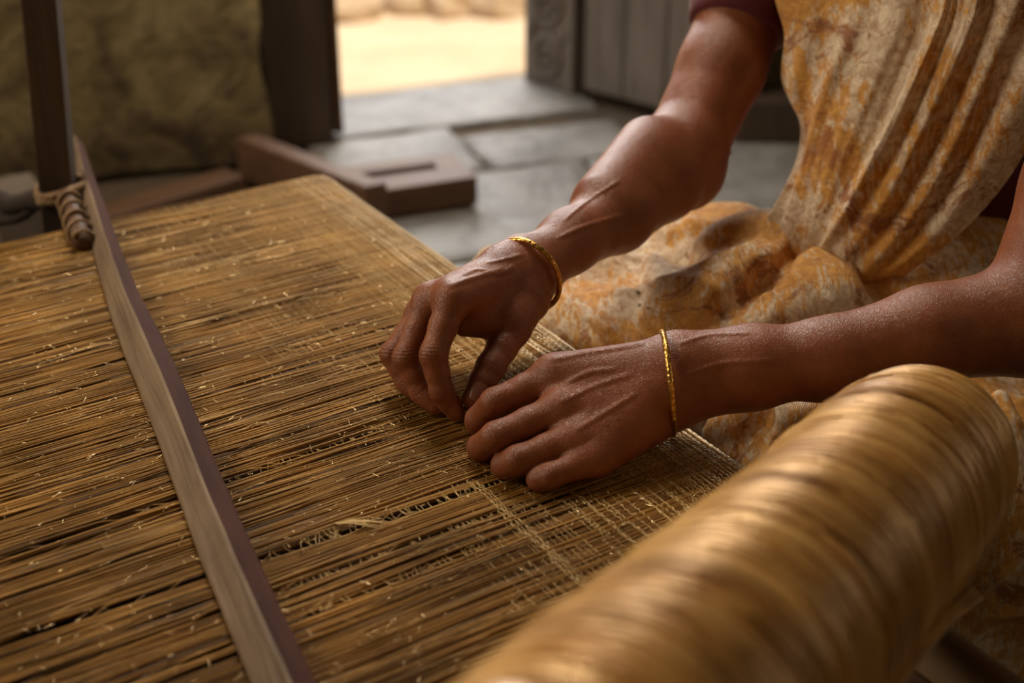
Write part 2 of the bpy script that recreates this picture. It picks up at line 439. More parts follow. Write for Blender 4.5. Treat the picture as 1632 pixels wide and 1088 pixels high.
# floor: earth bed and stone slabs (each a part)
m = MB()
m.add([(-1.8, -1.5, -0.012), (2.7, -1.5, -0.012), W(3.7, th, -0.012), W(-1.9, th, -0.012), (-1.8, -1.5, -0.40), (2.7, -1.5, -0.40), W(3.7, th, -0.40), W(-1.9, th, -0.40)],
      [(0, 1, 2, 3), (7, 6, 5, 4), (0, 4, 5, 1), (1, 5, 6, 2), (2, 6, 7, 3), (3, 7, 4, 0)])
floor = tag(m.build('floor', EARTH), kind='structure')
def slab(u0, u1, o0, o1, ztop, seed):
    """one slab of the floor in wall coordinates (out is negative inside the room)"""
    n = 9; rnd = random.Random(seed)
    ring = []
    for (ua, oa, ub, ob) in ((u0, o0, u1, o0), (u1, o0, u1, o1), (u1, o1, u0, o1), (u0, o1, u0, o0)):
        for k in range(n):
            t = k / n; ring.append([ua + (ub - ua) * t + rnd.uniform(-.004, .004), oa + (ob - oa) * t + rnd.uniform(-.004, .004)])
    cu, cc = (u0 + u1) / 2, (o0 + o1) / 2
    vs = []
    for (s, z) in ((1, -0.03), (1, ztop - 0.007), (0.985, ztop), ):
        for u, o in ring: vs.append(W(cu + (u - cu) * s, cc + (o - cc) * s, z))
    N_ = len(ring); fs = []
    for l in range(2):
        for k in range(N_): fs.append((l * N_ + k, l * N_ + (k + 1) % N_, (l + 1) * N_ + (k + 1) % N_, (l + 1) * N_ + k))
    # inner top grid by shrinking rings with a slight unevenness
    prev = 2 * N_
    for s in (0.8, 0.55, 0.3, 0.08):
        b = len(vs)
        for u, o in ring:
            uu, oo = cu + (u - cu) * s, cc + (o - cc) * s
            vs.append(W(uu, oo, ztop + 0.004 * mnoise.noise(Vector((uu * 6, oo * 6, seed)))))
        for k in range(N_): fs.append((prev + k, prev + (k + 1) % N_, b + (k + 1) % N_, b + k))
        prev = b
    fs.append(tuple(prev + k for k in range(N_)))
    m = MB(); m.add(vs, fs)
    fs_m = m.build('stone_slab', STONE, floor, True)
    return fs_m
g = 0.010
rows = [(th - 0.0, th - 0.20), (th - 0.20, th - 0.42), (th - 0.42, th - 0.74), (th - 0.74, th - 1.08), (th - 1.08, th - 1.5), (th - 1.5, th - 1.95), (th - 1.95, th - 2.4), (th - 2.4, th - 2.9)]
cuts = [[u_l + .02, u_r - .01], [-1.85, -1.2, -.6, 0.20, 0.46, 1.35, 2.0, 2.6], [-1.85, -1.3, -.5, .1, 0.62, 1.5, 2.3], [-1.7, -.9, -.2, .35, 1.05, 1.75, 2.3],
        [-1.7, -1.1, -.3, .42, .95, 1.6, 2.3], [-1.7, -.8, -.1, .6, 1.3, 1.9, 2.4], [-1.5, -.9, -.3, .5, 1.2, 1.9, 2.5], [-1.5, -.7, 0, .7, 1.4, 2.1, 2.6]]
sd = 0
for ri, ((oa, ob), cs) in enumerate(zip(rows, cuts)):
    if ri == 0: continue
    for a, b in zip(cs[:-1], cs[1:]):
        sd += 1
        inwall = max(ob, oa) > -0.02
        lo_u, hi_u = (max(a, u_l + .02), min(b, u_r - .01)) if inwall and oa > 0.02 else (a, b)
        if hi_u - lo_u < 0.06: continue
        oa2 = min(oa, -0.0) if (not (u_l <= (a + b) / 2 <= u_r)) and oa > 0 else oa
        if oa2 - ob < .06: continue
        slab(lo_u + g / 2, hi_u - g / 2, oa2 - g / 2, ob + g / 2, 0.0 + random.uniform(-.003, .003), sd)
slab(u_l + 0.04, u_r - 0.01, th + 0.02, th - 0.20 + g / 2, 0.0, 77)

# ---- doorway: dark frame post, dark leaf at the left, carved jamb and planked leaf at the right
def vbox(p0, p1, depth, z0, z1, inward=None):
    """upright board from floor point p0 to p1; 'depth' thick, away from the room"""
    m = MB(); p0 = Vector(p0); p1 = Vector(p1); d = (p1 - p0); n = Vector((-d.y, d.x, 0)).normalized()
    m.box(p0 + UP * z0, d, n * depth, UP * (z1 - z0)); return m
t = empty('door_frame', W(u_l, 0.04)); tag(t, kind='structure'); t.name = 'door_1'
a = W(u_l - 0.0, 0.035); b = a + uw * 0.115
m = MB(); dn = Vector((b.x, b.y, 0)).normalized(); m.box(a + UP * .001, b - a, dn * .08, UP * 1.95); m.build('jamb', W_DARK, t, bevel=0.004)
a = FL(835, 128); b = FL(918, 149)
jm = vbox(b, a, 0.07, 0.001, 1.95)
# (front of this board faces the camera side)
dj = (a - b)
nj = Vector((-dj.y, dj.x, 0)).normalized()
if nj.y < 0: jm = MB(); jm.box(b, dj, -nj * 0.07, UP * 1.95)
jamb = jm.build('carved_jamb', W_GREY, t, bevel=0.004)
tocam = -nj if nj.y > 0 else nj
cv = MB()
for s in range(20):
    zc = 0.06 + s * 0.096
    cen = b + dj * 0.54 + tocam * 0.002 + UP * zc; hd = dj.normalized()
    cv.tube([cen + hd * (0.030 * math.cos(x)) + UP * (0.036 * math.sin(x)) for x in np.linspace(0, 2 * math.pi, 17)[:-1]], 0.006, 6, closed=True)
    cv.tube([cen + hd * (0.013 * math.cos(x)) + UP * (0.016 * math.sin(x)) for x in np.linspace(0, 2 * math.pi, 11)[:-1]], 0.006, 6, closed=True)
    for q in (-1, 1):
        cv.tube([cen + hd * (q * (0.030 + 0.012 * math.sin(x * 3))) + UP * (0.048 + 0.018 * math.sin(x * 6 + q)) for x in np.linspace(0, 1, 9)], 0.005, 5)
cv.build('carving', W_GREY, jamb, True)
# raised lip along the jamb
lp = MB(); lp.box(b + tocam * 0.001 - dj * 0.0, dj * 0.12, tocam * 0.012, UP * 1.94); lp.build('moulding', W_GREY, jamb, bevel=0.003)
# left leaf, opened into the room: we see its edge
pL = FL(549, 226); pL.z = 0
dirL = (FL(500, 214) - pL); dirL.z = 0
leaf = empty('door_leaf', pL); tag(leaf, 'dark brown wooden door leaf edge hanging left of the bright doorway', 'door')
pa_ = FL(502, 217); m = MB(); dn = Vector((pL.x, pL.y, 0)).normalized(); m.box(pa_ + UP * .012, pL - pa_, dn * .05, UP * 1.9); m.build('stile', W_BEAM, leaf, bevel=0.004)
m = MB(); m.box(pa_ + UP * .03 + dn * .052 - uw * .005, (pL - pa_) * .8, dn * .028, UP * 1.86); m.build('panel', W_DARK, leaf, bevel=0.003)
m = MB(); q = FL(549, 226); dq = (FL(512, 210) - q); nn = Vector((-dq.y, dq.x, 0)).normalized(); nn = nn if nn.y > 0 else -nn
# right leaf of vertical planks
q0 = FL(928, 152); q1 = FL(1195, 222); dq = (q1 - q0); L = dq.length; dqn = dq.normalized(); nq = Vector((dqn.y, -dqn.x, 0))
if nq.y > 0: nq = -nq
rl = empty('door_leaf', q0); tag(rl, 'weathered grey planked door leaf open right of the doorway', 'door')
np_ = 4
for k in range(np_):
    m = MB(); m.box(q0 + dqn * (L * k / np_ + 0.0015) + UP * 0.012, dqn * (L / np_ - 0.003), -nq * 0.028, UP * 1.86)
    m.build('plank', W_GREY, rl, bevel=0.003)
m = MB(); m.box(q0 + nq * 0.018 + UP * 0.6, dqn * L, -nq * 0.018, UP * 0.09); m.build('ledge', W_GREY, rl, bevel=0.003)
m = MB(); m.box(q0 + nq * 0.018 + UP * 1.45, dqn * L, -nq * 0.018, UP * 0.09); m.build('ledge', W_GREY, rl, bevel=0.003)
# low dark beam behind the arm, at the foot of the leaf
m = MB(); q = FL(1165, 226); e = FL(1420, 232); d_ = e - q; n_ = Vector((-d_.y, d_.x, 0)).normalized()
m.box(q, d_, n_ * 0.09, UP * 0.075)
tag(m.build('floor_beam', W_DARK, bevel=0.006), 'dark low wooden beam on the floor behind the upper arm', 'beam')

# ---- outside
m = MB()
nx, ny = 40, 30
vs = []; fs = []
for i in range(nx + 1):
    for j in range(ny + 1):
        u = -6 + 14 * i / nx; o = th + 0.02 + 12 * (j / ny) ** 1.5
        vs.append(W(u, o, -0.34 + 0.03 * mnoise.noise(Vector((u * 1.5, o * 1.5, 0)))))
for i in range(nx):
    for j in range(ny):
        a_ = i * (ny + 1) + j; fs.append((a_, a_ + ny + 1, a_ + ny + 2, a_ + 1))
m.add(vs, fs); tag(m.build('ground_outside', SAND, smooth=True), kind='structure')
def rock(c, r, seed, name, mat, parent=None, sq=0.6):
    vs = []; fs = []; n, k = 10, 6
    for j in range(k + 1):
        ph = math.pi * j / k
        for i in range(n):
            th_ = 2 * math.pi * i / n
            d = Vector((math.sin(ph) * math.cos(th_), math.sin(ph) * math.sin(th_), math.cos(ph) * sq))
            vs.append(Vector(c) + d * r * (1 + 0.35 * mnoise.noise(d * 1.7 + Vector((seed, 0, 0)))))
    for j in range(k):
        for i in range(n): fs.append((j * n + i, (j + 1) * n + i, (j + 1) * n + (i + 1) % n, j * n + (i + 1) % n))
    m = MB(); m.add(vs, fs); return m.build(name, mat, parent)
def gz(px, py, z=-0.34): return onz(px, py, z)
for k, (px, py, r, lab) in enumerate([(560, 20, .13, 'pale rock at the left end of the rubble outside the door'), (655, 12, .09, 'small pale rock beside the dry shrub outside'),
        (725, 14, .11, 'pale rock in the middle of the outdoor rubble'), (810, 18, .13, 'pale rock at the right end of the rubble outside the door')]):
    p = gz(px, py); p.z = -0.34 + r * .3
    tag(rock(p, r, k * 3.1, 'rock', ROCK), lab, 'rock', 'rocks outside the doorway')
p = gz(607, -2); p.z = -0.34
sh = empty('dry_shrub', p); tag(sh, 'small dry brown shrub among rocks outside the doorway', 'shrub')
m1, m2 = MB(), MB(); rnd = random.Random(3)
for k in range(26):
    a_ = rnd.uniform(0, 6.28); tip = Vector((math.cos(a_) * rnd.uniform(.05, .2), math.sin(a_) * rnd.uniform(.05, .2), rnd.uniform(.12, .34)))
    m1.tube([p, p + tip * .5 + UP * .03, p + tip], [.005, .003, .0015], 4)
    for q in range(9):
        c = p + tip * rnd.uniform(.4, 1.05) + Vector([rnd.uniform(-.02, .02) for _ in range(3)]); e1 = Vector([rnd.uniform(-1, 1) for _ in range(3)]).normalized() * .018; e2 = e1.orthogonal().normalized() * .007
        m2.add([c - e1, c + e2, c + e1, c - e2], [(0, 1, 2, 3)])
m1.build('stem', W_BEAM, sh); tag(m2.build('leaf_mass', SHRUB, sh), kind='stuff')
# low mud wall further out
m = MB(); vs = []; fs = []
a0 = gz(380, -60); ue = uw
n = 60
for i in range(n + 1):
    u = -2 + 8 * i / n; hgt = 0.9 + 0.08 * mnoise.noise(Vector((u * 2, 3, 0)))
    for (o, z) in ((0, -0.38), (0.0 + .02 * mnoise.noise(Vector((u * 4, 0, 0))), hgt * .5), (0, hgt), (.25, hgt), (.25, -.38)):
        vs.append(a0 + uw * u - nw * o + UP * (z + 0.0 - a0.z))
for i in range(n):
    for k in range(4): fs.append((i * 5 + k, (i + 1) * 5 + k, (i + 1) * 5 + k + 1, i * 5 + k + 1))
m.add(vs, fs); tag(m.build('yard_wall', MUD, smooth=True), 'sunlit tan mud wall beyond the yard', 'wall')

# ------------------------------------------------------------------ LOOM CLOTH
O = onz(500, 280, CLOTH_Z)
ew = Vector((math.cos(R(-57.4)), math.sin(R(-57.4)), 0))         # weft direction, towards the camera
wp = Vector((math.cos(R(212.6)), math.sin(R(212.6)), 0))          # warp direction, towards the left
def st_of(p): q = Vector(p) - O; return q.dot(ew), q.dot(wp)
S_MAX, T_MAX = st_of(onz(1390, 918, CLOTH_Z))[0], 1.45
print('SMAX', S_MAX, st_of(onz(600, 1088, CLOTH_Z)), st_of(onz(0, 1088, CLOTH_Z)))
RB = 0.026
Oa, ewa, wpa = A(O), A(ew), A(wp)
def cloth_pt(s, t, dz):
    """s across, t along the warp (negative: over the breast beam); arrays"""
    s = np.asarray(s, float); t = np.asarray(t, float); dz = np.asarray(dz, float) + 0 * t
    ang = np.clip(-t / RB, 0, 1.9); down = np.maximum(-t - 1.9 * RB, 0)
    flat = np.maximum(t, 0)
    x = flat - np.sin(ang) * (RB + dz) + down * 0.32
    z = np.where(t >= 0, dz, (RB + dz) * np.cos(ang) - RB) - down * 0.95
    return Oa + s[..., None] * ewa + x[..., None] * wpa + z[..., None] * np.array([0, 0, 1.0])
def smooth_noise(n, cells, amp, r=rng):
    xs = np.linspace(0, cells, n); k = r.normal(0, 1, cells + 3)
    i = np.clip(xs.astype(int), 0, cells); f = xs - i; f = f * f * (3 - 2 * f)
    return amp * (k[i] * (1 - f) + k[i + 1] * f)
gaps = []
for (x0, y0, x1, y1, w_) in [(365, 765, 690, 655, .0026), (420, 887, 800, 765, .0034), (445, 940, 840, 800, .0024), (470, 985, 780, 868, .0016), (30, 890, 330, 800, .0012)]:
    s0, t0 = st_of(onz(x0, y0, CLOTH_Z)); s1, t1 = st_of(onz(x1, y1, CLOTH_Z)); gaps.append((s0, t0, s1, t1, w_))
def gap_push(s, t):
    out = np.zeros_like(t)
    for s0, t0, s1, t1, w_ in gaps:
        ta, tb = min(t0, t1), max(t0, t1)
        sc = s0 + (t - t0) / (t1 - t0) * (s1 - s0)
        m_ = 1 / (1 + np.exp(-(t - ta) / .012)) * 1 / (1 + np.exp((t - tb - .25) / .03))
        d = s - sc
        out += np.where(d >= 0, 1, -1) * w_ * np.exp(-np.abs(d) / 0.007) * m_
    return out
def strands(paths, radii, tints, n=3):
    """paths: list of (M,3) arrays of equal length -> verts, quads, tint"""
    Pn = np.stack(paths); K, M, _ = Pn.shape
    T = np.gradient(Pn, axis=1); T /= np.linalg.norm(T, axis=2, keepdims=True) + 1e-12
    upv = np.array([0.05, 0.03, 1.0]); sdv = np.cross(T, upv); nl = np.linalg.norm(sdv, axis=2, keepdims=True)
    sdv = sdv / np.maximum(nl, 1e-6); u2 = np.cross(sdv, T)
    r = np.asarray(radii)
    r = r[:, None] if r.ndim == 1 else r
    ang = np.arange(n) * 2 * np.pi / n + np.pi / 2
    V = Pn[:, :, None, :] + r[:, :, None, None] * (np.cos(ang)[None, None, :, None] * sdv[:, :, None, :] + np.sin(ang)[None, None, :, None] * u2[:, :, None, :])
    idx = np.arange(K * M * n).reshape(K, M, n)
    a = idx[:, :-1, :]; b = idx[:, 1:, :]
    q = np.stack([a, np.roll(a, -1, 2), np.roll(b, -1, 2), b], -1).reshape(-1, 4)
    tn = np.repeat(np.asarray(tints), M * n)
    return V.reshape(-1, 3), q, tn
cloth = empty('loom_cloth', O); tag(cloth, 'golden brown silk cloth of fine warp threads stretched over the low loom', 'cloth')
# warp
Mseg = 84
tt = np.concatenate([np.linspace(-1.9 * RB - .05, 0, 10)[:-1], np.linspace(0, 0.45, 40)[:-1], np.linspace(.45, T_MAX, Mseg - 48)])
Mseg = len(tt)
# clumps: threads run in bundles that wander together
def warp_layer(spacing, r0, r1, dz0, dzj, wander, seed, tmul=1.0):
    g_ = np.random.default_rng(seed); n = int(S_MAX / spacing); paths = []; rr = []; tn = []
    s = 0.0; bundle = np.zeros(Mseg); left = 0
    for i in range(n):
        if left <= 0:
            left = g_.integers(2, 6); bundle = smooth_noise(Mseg, 12, wander, g_) ; bz = smooth_noise(Mseg, 10, dzj * .8, g_); bt = g_.random()
            s += spacing * 0.35 * g_.random()
        left -= 1
        loose = np.clip((tt - 0.02) / 0.12, 0.15, 1)
        sv = i * spacing + (bundle + smooth_noise(Mseg, 22, wander * .35, g_)) * loose
        if i == 0 or i > n - 2: sv = np.full(Mseg, i * spacing)
        sv = np.clip(sv, 0, None)
        sv = sv + gap_push(sv, tt)
        dz = dz0 + bz * loose + g_.normal(0, dzj * .6) * loose
        paths.append(cloth_pt(sv, tt, np.clip(dz, -.004, .0035)))
        rr.append(g_.uniform(r0, r1)); tn.append(np.clip(.55 * bt + .45 * g_.random(), 0, 1) * tmul)
    return paths, rr, tn
p1, r1_, t1_ = warp_layer(0.00140, .00040, .00075, 0.0, .0009, .0010, 11)
v, q, tn = strands(p1, r1_, t1_)
o = np_mesh('warp_threads', v, q, WARP, cloth, True, {'tint': tn}); tag(o, kind='stuff')
p2, r2_, t2_ = warp_layer(0.0022, .0009, .0013, -.0022, .0004, .0012, 12, .8)
v, q, tn = strands(p2, r2_, t2_)
o = np_mesh('under_threads', v, q, UNDER, cloth, True, {'tint': tn}); tag(o, kind='stuff')
sgr = np.array([[s_, t_] for s_ in np.linspace(0, S_MAX, 13) for t_ in np.linspace(.03, T_MAX, 13)])
gp_v = cloth_pt(sgr[:, 0], sgr[:, 1], -.0075 + 0 * sgr[:, 0]); gi0 = np.arange(169).reshape(13, 13)
np_mesh('gap_shade', gp_v, np.stack([gi0[:-1, :-1], gi0[:-1, 1:], gi0[1:, 1:], gi0[1:, :-1]], -1).reshape(-1, 4), m_simple('dark_gap_shade', (.035, .018, .007), .9), cloth)  # dark sheet added under the warp as shade in the gaps
# fly-away fine threads on top, catching light
paths = []; rr = []; tn = []
for k in range(420):
    s0 = rng.uniform(0.01, S_MAX - .02); t0 = rng.uniform(0, 1.2); ln = rng.uniform(.03, .16); M = 12
    ta = np.linspace(t0, t0 + ln, M); sv = s0 + smooth_noise(M, 3, .0022) + rng.uniform(-.02, .02) * (ta - t0)
    paths.append(cloth_pt(sv, ta, .0014 + np.abs(smooth_noise(M, 3, .0007)))); rr.append(rng.uniform(.00018, .00034)); tn.append(rng.uniform(.6, 1))
for k in range(2600):   # tiny crimped fibres
    s0 = rng.uniform(0.02, S_MAX - .02); t0 = rng.uniform(-.01, .75) ** 1.0; M = 12; ta = np.linspace(0, 1, M); ln = rng.uniform(.002, .008); an = rng.uniform(0, 6.28)
    sv = s0 + ln * ta * math.sin(an) + smooth_noise(M, 3, .0006); tv = t0 + ln * ta * math.cos(an)
    paths.append(cloth_pt(sv, tv, .0014 + .0016 * np.sin(ta * np.pi) * rng.random())); rr.append(rng.uniform(.00016, .0003)); tn.append(rng.uniform(.7, 1))
v, q, tnn = strands(paths[:420], rr[:420], tn[:420], 3)
o = np_mesh('stray_threads', v, q, WEFT, cloth, True, {'tint': tnn}); tag(o, kind='stuff')
v, q, tnn = strands(paths[420:], rr[420:], tn[420:])
o = np_mesh('loose_fibres', v, q, GLINT, cloth, True, {'tint': tnn}); tag(o, kind='stuff')
# weft: close at the breast beam, scattering out
paths = []; rr = []; tn = []; MS = 420
ss = np.linspace(0, S_MAX, MS)
tpos = list(-1.6 * RB + np.arange(0, 48) * .0024)
x = tpos[-1]
while x < 0.205:
    x += rng.uniform(.0034, .0085); tpos.append(x)
for k, t0 in enumerate(tpos):
    wav = .0007 * np.sin(ss / .0027 * np.pi + (k % 2) * np.pi) + .0002
    tv = t0 + smooth_noise(MS, 24, .0009) + smooth_noise(MS, 5, .0020)
    tw = .20 - .11 * np.exp(-((ss - .50) / .10) ** 2); wav = wav - 0.0014 * np.clip(smooth_noise(MS, 40, .55) + (t0 - tw + .04) * 14 - .35, 0, 1)
    paths.append(cloth_pt(ss, tv, wav)); fade = 1.0 if t0 < .1 else .8
    rr.append(rng.uniform(.00030, .00052) * fade); tn.append(rng.uniform(.0, .8))
ne = sum(1 for x in tpos if x < .028)
v, q, tnn = strands(paths[:ne], [x * 1.15 for x in rr[:ne]], tn[:ne])
o = np_mesh('sheen_edge_weft', v, q, EDGE, cloth, True, {'tint': tnn}); tag(o, kind='stuff')
v, q, tnn = strands(paths[ne:], rr[ne:], tn[ne:])
o = np_mesh('weft_threads', v, q, WEFT, cloth, True, {'tint': tnn}); tag(o, kind='stuff')
# pale bundled weft stripe (the heavier picks near the roll)
paths = []; rr = []; tn = []
for (pa, pb) in (((785, 800), (965, 965)), ((760, 770), (905, 905)), ((1000, 690), (1130, 800)), ((905, 760), (1080, 905)), ((640, 470), (700, 545)), ((560, 400), (640, 480)), ((905,800),(975,860))):
    sa, ta_ = st_of(onz(*pa, CLOTH_Z)); sb, tb_ = st_of(onz(*pb, CLOTH_Z))
    for k in range(3):
        M = 60; f = np.linspace(0, 1, M); off = rng.normal(0, .0040)
        sv = sa + (sb - sa) * f; tv = ta_ + (tb_ - ta_) * f * .3 + off + smooth_noise(M, 8, .0012)
        paths.append(cloth_pt(sv, tv, .001 + .0008 * np.sin(f * 90 + k))); rr.append(.0004); tn.append(rng.uniform(.6, 1))
v, q, tnn = strands(paths, rr, tn)
o = np_mesh('weft_stripes', v, q, WEFT, cloth, True, {'tint': tnn}); tag(o, kind='stuff')
# little ladders of fibres crossing the gaps
paths = []; rr = []; tn = []
for gi, (s0, t0, s1, t1, w_) in enumerate(gaps[:4]):
    L_ = abs(t1 - t0); n = int(L_ / .0032)
    for k in range(n):
        if rng.random() < .25: continue
        f = rng.random(); M = 8; e = np.linspace(-1, 1, M); tc_ = t0 + (t1 - t0) * f; sc_ = s0 + (s1 - s0) * f
        sl = rng.uniform(-.003, .003)
        paths.append(cloth_pt(sc_ + e * (w_ + .0022), tc_ + sl * e + rng.uniform(-.0015, .0015) * (1 - e * e), .0005 + .0006 * (e * e) - .001 * (1 - e * e))); rr.append(rng.uniform(.0002, .00042)); tn.append(rng.uniform(.2, 1))
v, q, tnn = strands(paths, rr, tn)
o = np_mesh('gap_fibres', v, q, WEFT, cloth, True, {'tint': tnn}); tag(o, kind='stuff')
# tuft of pale thread
paths = []; rr = []; tn = []
sA, tA = st_of(onz(535, 838, CLOTH_Z)); sB, tB = st_of(onz(625, 832, CLOTH_Z))
for k in range(16):
    M = 14; f = np.linspace(0, 1, M)
    paths.append(cloth_pt(sA + (sB - sA) * f + rng.normal(0, .0025) * f + smooth_noise(M, 3, .0007), tA + (tB - tA) * f * rng.uniform(.5, 1), .002 + .002 * np.sin(f * 3))); rr.append(.00035); tn.append(1)
v, q, tnn = strands(paths, rr, tn)
o = np_mesh('pale_tuft', v, q, WEFT, cloth, True, {'tint': tnn}); tag(o, kind='stuff')

# breast beam beneath the folded edge, on two posts hidden under the cloth
bb = empty('breast_beam', O); tag(bb, 'round wooden breast beam carrying the right edge of the golden cloth', 'beam')
m = MB(); c0 = O + UP * (-RB - .001) - ew * 0.0 ; m.tube([c0 + ew * .002, c0 + ew * (S_MAX)], RB - .0035, 20); m.build('beam', W_BROWN, bb, True)
m = MB(); m.tube([c0 + ew * (S_MAX + .0005), c0 + ew * 1.55], RB - .006, 20); m.build('bare_end', W_PALE, bb, True)
m = MB(); m.box(c0 + ew * (S_MAX + .012) + wp * .024 - UP * .012, ew * .55, wp * .20, UP * .018); m.build('board', W_BROWN, bb, bevel=.002)
for s_ in (0.16, 1.30):
    m = MB(); c = c0 + ew * s_; c.z = 0; m.box(c - ew * .02 - wp * .0 + wp * .02, ew * .04, wp * .04, UP * (CLOTH_Z - .012)); m.box(c - ew * .02 - wp * .016, ew * .04, wp * .05, UP * (CLOTH_Z - 2 * RB - .003))
    m.build('leg', W_BROWN, bb, bevel=.002)
# warp beam far left, out of view
wb = empty('warp_beam', O + wp * T_MAX); tag(wb, 'wooden warp beam at the left end of the loom holding the threads', 'beam')
m = MB(); c1 = O + wp * (T_MAX) - UP * (.030); m.tube([c1 - ew * .04, c1 + ew * (S_MAX + .04)], .024, 18); m.build('beam', W_BROWN, wb, True)
for s_ in (0.0, S_MAX - .03):
    m = MB(); c = c1 + ew * s_; c.z = 0; m.box(c - ew * .02 - wp * .02, ew * .04, wp * .04, UP * (CLOTH_Z - .045)); m.build('leg', W_BROWN, wb, bevel=.002)

# long batten across the warp
zt = CLOTH_Z + .0235
kp = [onz(117, 214, zt), onz(183, 423, zt), onz(258, 600, zt), onz(347, 824, zt), onz(463, 1088, zt)]
kp.append(kp[-1] + (kp[-1] - kp[-2]).normalized() * .30)
def bat_at(f):
    x = f * (len(kp) - 1); i = min(int(x), len(kp) - 2); u = x - i
    p0, p1, p2, p3 = kp[max(i - 1, 0)], kp[i], kp[i + 1], kp[min(i + 2, len(kp) - 1)]
    return 0.5 * ((2 * p1) + (p2 - p0) * u + (2 * p0 - 5 * p1 + 4 * p2 - p3) * u * u + (3 * p1 - p0 - 3 * p2 + p3) * u ** 3)
db = (kp[4] - kp[0]).normalized(); sdb = Vector((-db.y, db.x, 0))
if sdb.x < 0: sdb = -sdb
prf = [(-.0150, -.0205), (-.0142, -.0180), (-.0015, -.0006), (.0008, 0), (.0135, -.0085), (.0150, -.0105), (.0150, -.0205)]
m = MB(); nseg = 60; vs = []; fs = []; NP = len(prf)
for i in range(nseg + 1):
    c = bat_at(i / nseg)
    tp_ = min(1, .5 + .5 * (i / nseg) / .3)
    for (a_, z_) in prf:
        a_ *= tp_
        vs.append(c + sdb * (a_ + .0007 * mnoise.noise(Vector((i * .31, a_ * 60, 0)))) + UP * (z_ + (.0006 * mnoise.noise(Vector((i * .3, a_ * 40, z_ * 40))) if z_ > -.02 else 0)))
for i in range(nseg):
    for k in range(NP): fs.append((i * NP + k, i * NP + (k + 1) % NP, (i + 1) * NP + (k + 1) % NP, (i + 1) * NP + k))
fs += [tuple(range(NP))[::-1], tuple(nseg * NP + k for k in range(NP))]
m.add(vs, fs)
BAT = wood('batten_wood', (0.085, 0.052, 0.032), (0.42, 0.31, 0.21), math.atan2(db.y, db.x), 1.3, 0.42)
BAT_DARK = wood('batten_dark_face', (0.035, 0.012, 0.007), (0.120, 0.046, 0.028), math.atan2(db.y, db.x), 1.3, 0.8)  # darker, redder wood for the batten's right-hand faces
BAT_DARK.node_tree.nodes['Principled BSDF'].inputs['Specular IOR Level'].default_value = .15
bo = tag(m.build('wooden_batten', BAT), 'long narrow wooden batten lying across the golden warp threads', 'batten')
bo.data.materials.append(BAT_DARK)
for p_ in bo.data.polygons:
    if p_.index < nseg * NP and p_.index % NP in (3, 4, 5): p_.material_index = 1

# ---- upright post, rope, stick at the left
pb = P(98, 392, 1.42); pb.z = 0
post = empty('loom_post', pb); tag(post, 'dark upright loom post at the far left, roped near its foot', 'post')
c = P(95, 380, 1.40); ct = P(62, 0, 1.40)
top = P(62, 0, 1.40); 
m = MB(); base = Vector((c.x, c.y, 0)); leanv = (top - c) / (top.z - c.z)
kk = c.y / (CP + 544 / F_PX * SP); topx = (60 - 816) / F_PX * kk; topz = CAM_Z + kk * (544 / F_PX * CP - SP); lean = Vector(((topx - c.x) / (topz - c.z), 0, 0))
ax = Vector((.031, .004, 0)); ay = Vector((-.003, .030, 0))
b0 = base - ax * .5; hp = 1.55
dl = Vector((c.x - lean.x * c.z, c.y, 0)) - ax * .5
m.box(dl, ax, ay, Vector((lean.x, 0, 1)) * hp)
m.build('upright', W_DARK, post, bevel=.0015)
# rope lashing
def rope(pts, r, name, mat, parent, n=3, turns=14):
    m = MB(); pts = [Vector(p) for p in pts]; M = 60
    def at(f):
        x = f * (len(pts) - 1); i = min(int(x), len(pts) - 2); u = x - i
        p0 = pts[max(i - 1, 0)]; p1 = pts[i]; p2 = pts[i + 1]; p3 = pts[min(i + 2, len(pts) - 1)]
        return 0.5 * ((2 * p1) + (p2 - p0) * u + (2 * p0 - 5 * p1 + 4 * p2 - p3) * u * u + (3 * p1 - p0 - 3 * p2 + p3) * u ** 3)
    for k in range(n):
        q = []
        for i in range(M + 1):
            f = i / M; p = at(f); t_ = (at(min(1, f + .01)) - at(max(0, f - .01))).normalized(); o1 = t_.orthogonal().normalized(); o2 = t_.cross(o1); a_ = 2 * math.pi * (k / n + turns * f)
            q.append(p + (o1 * math.cos(a_) + o2 * math.sin(a_)) * r * .55)
        m.tube(q, r * .62, 6)
    return m.build(name, mat, parent, True)
pc = Vector((dl.x + ax.x / 2 + lean.x * .36, dl.y + ay.y / 2, 0))
rz_ = P(92, 312, 1.39).z
rp = []
for i in range(20):
    a_ = i * .75; rp.append(Vector((pc.x + (.024 + .002 * math.sin(i * 2.2)) * math.cos(a_), pc.y + .025 * math.sin(a_), rz_ - .006 + i * .0010 + .003 * math.sin(i * 1.3))))
lash = rope(rp, .0042, 'rope', ROPE, post, 3, 40)
# rag / dark rope trailing left
tag(rope([P(-60, 335, 1.44), P(-10, 318, 1.43), P(20, 326, 1.42), P(55, 318, 1.40), P(80, 318, 1.385)], .0095, 'tie_cord', RAG, None, 3, 9), 'dark twisted cord tied to the upright post at far left', 'cord')
tag(rope([P(-60, 372, 1.46), P(-5, 352, 1.44), P(30, 345, 1.42), P(60, 325, 1.40), P(80, 322, 1.385)], .0060, 'tie_cord', RAG, None, 3, 9), 'thinner dark cord sagging below the twisted cord', 'cord')
for k in range(5):
    pass
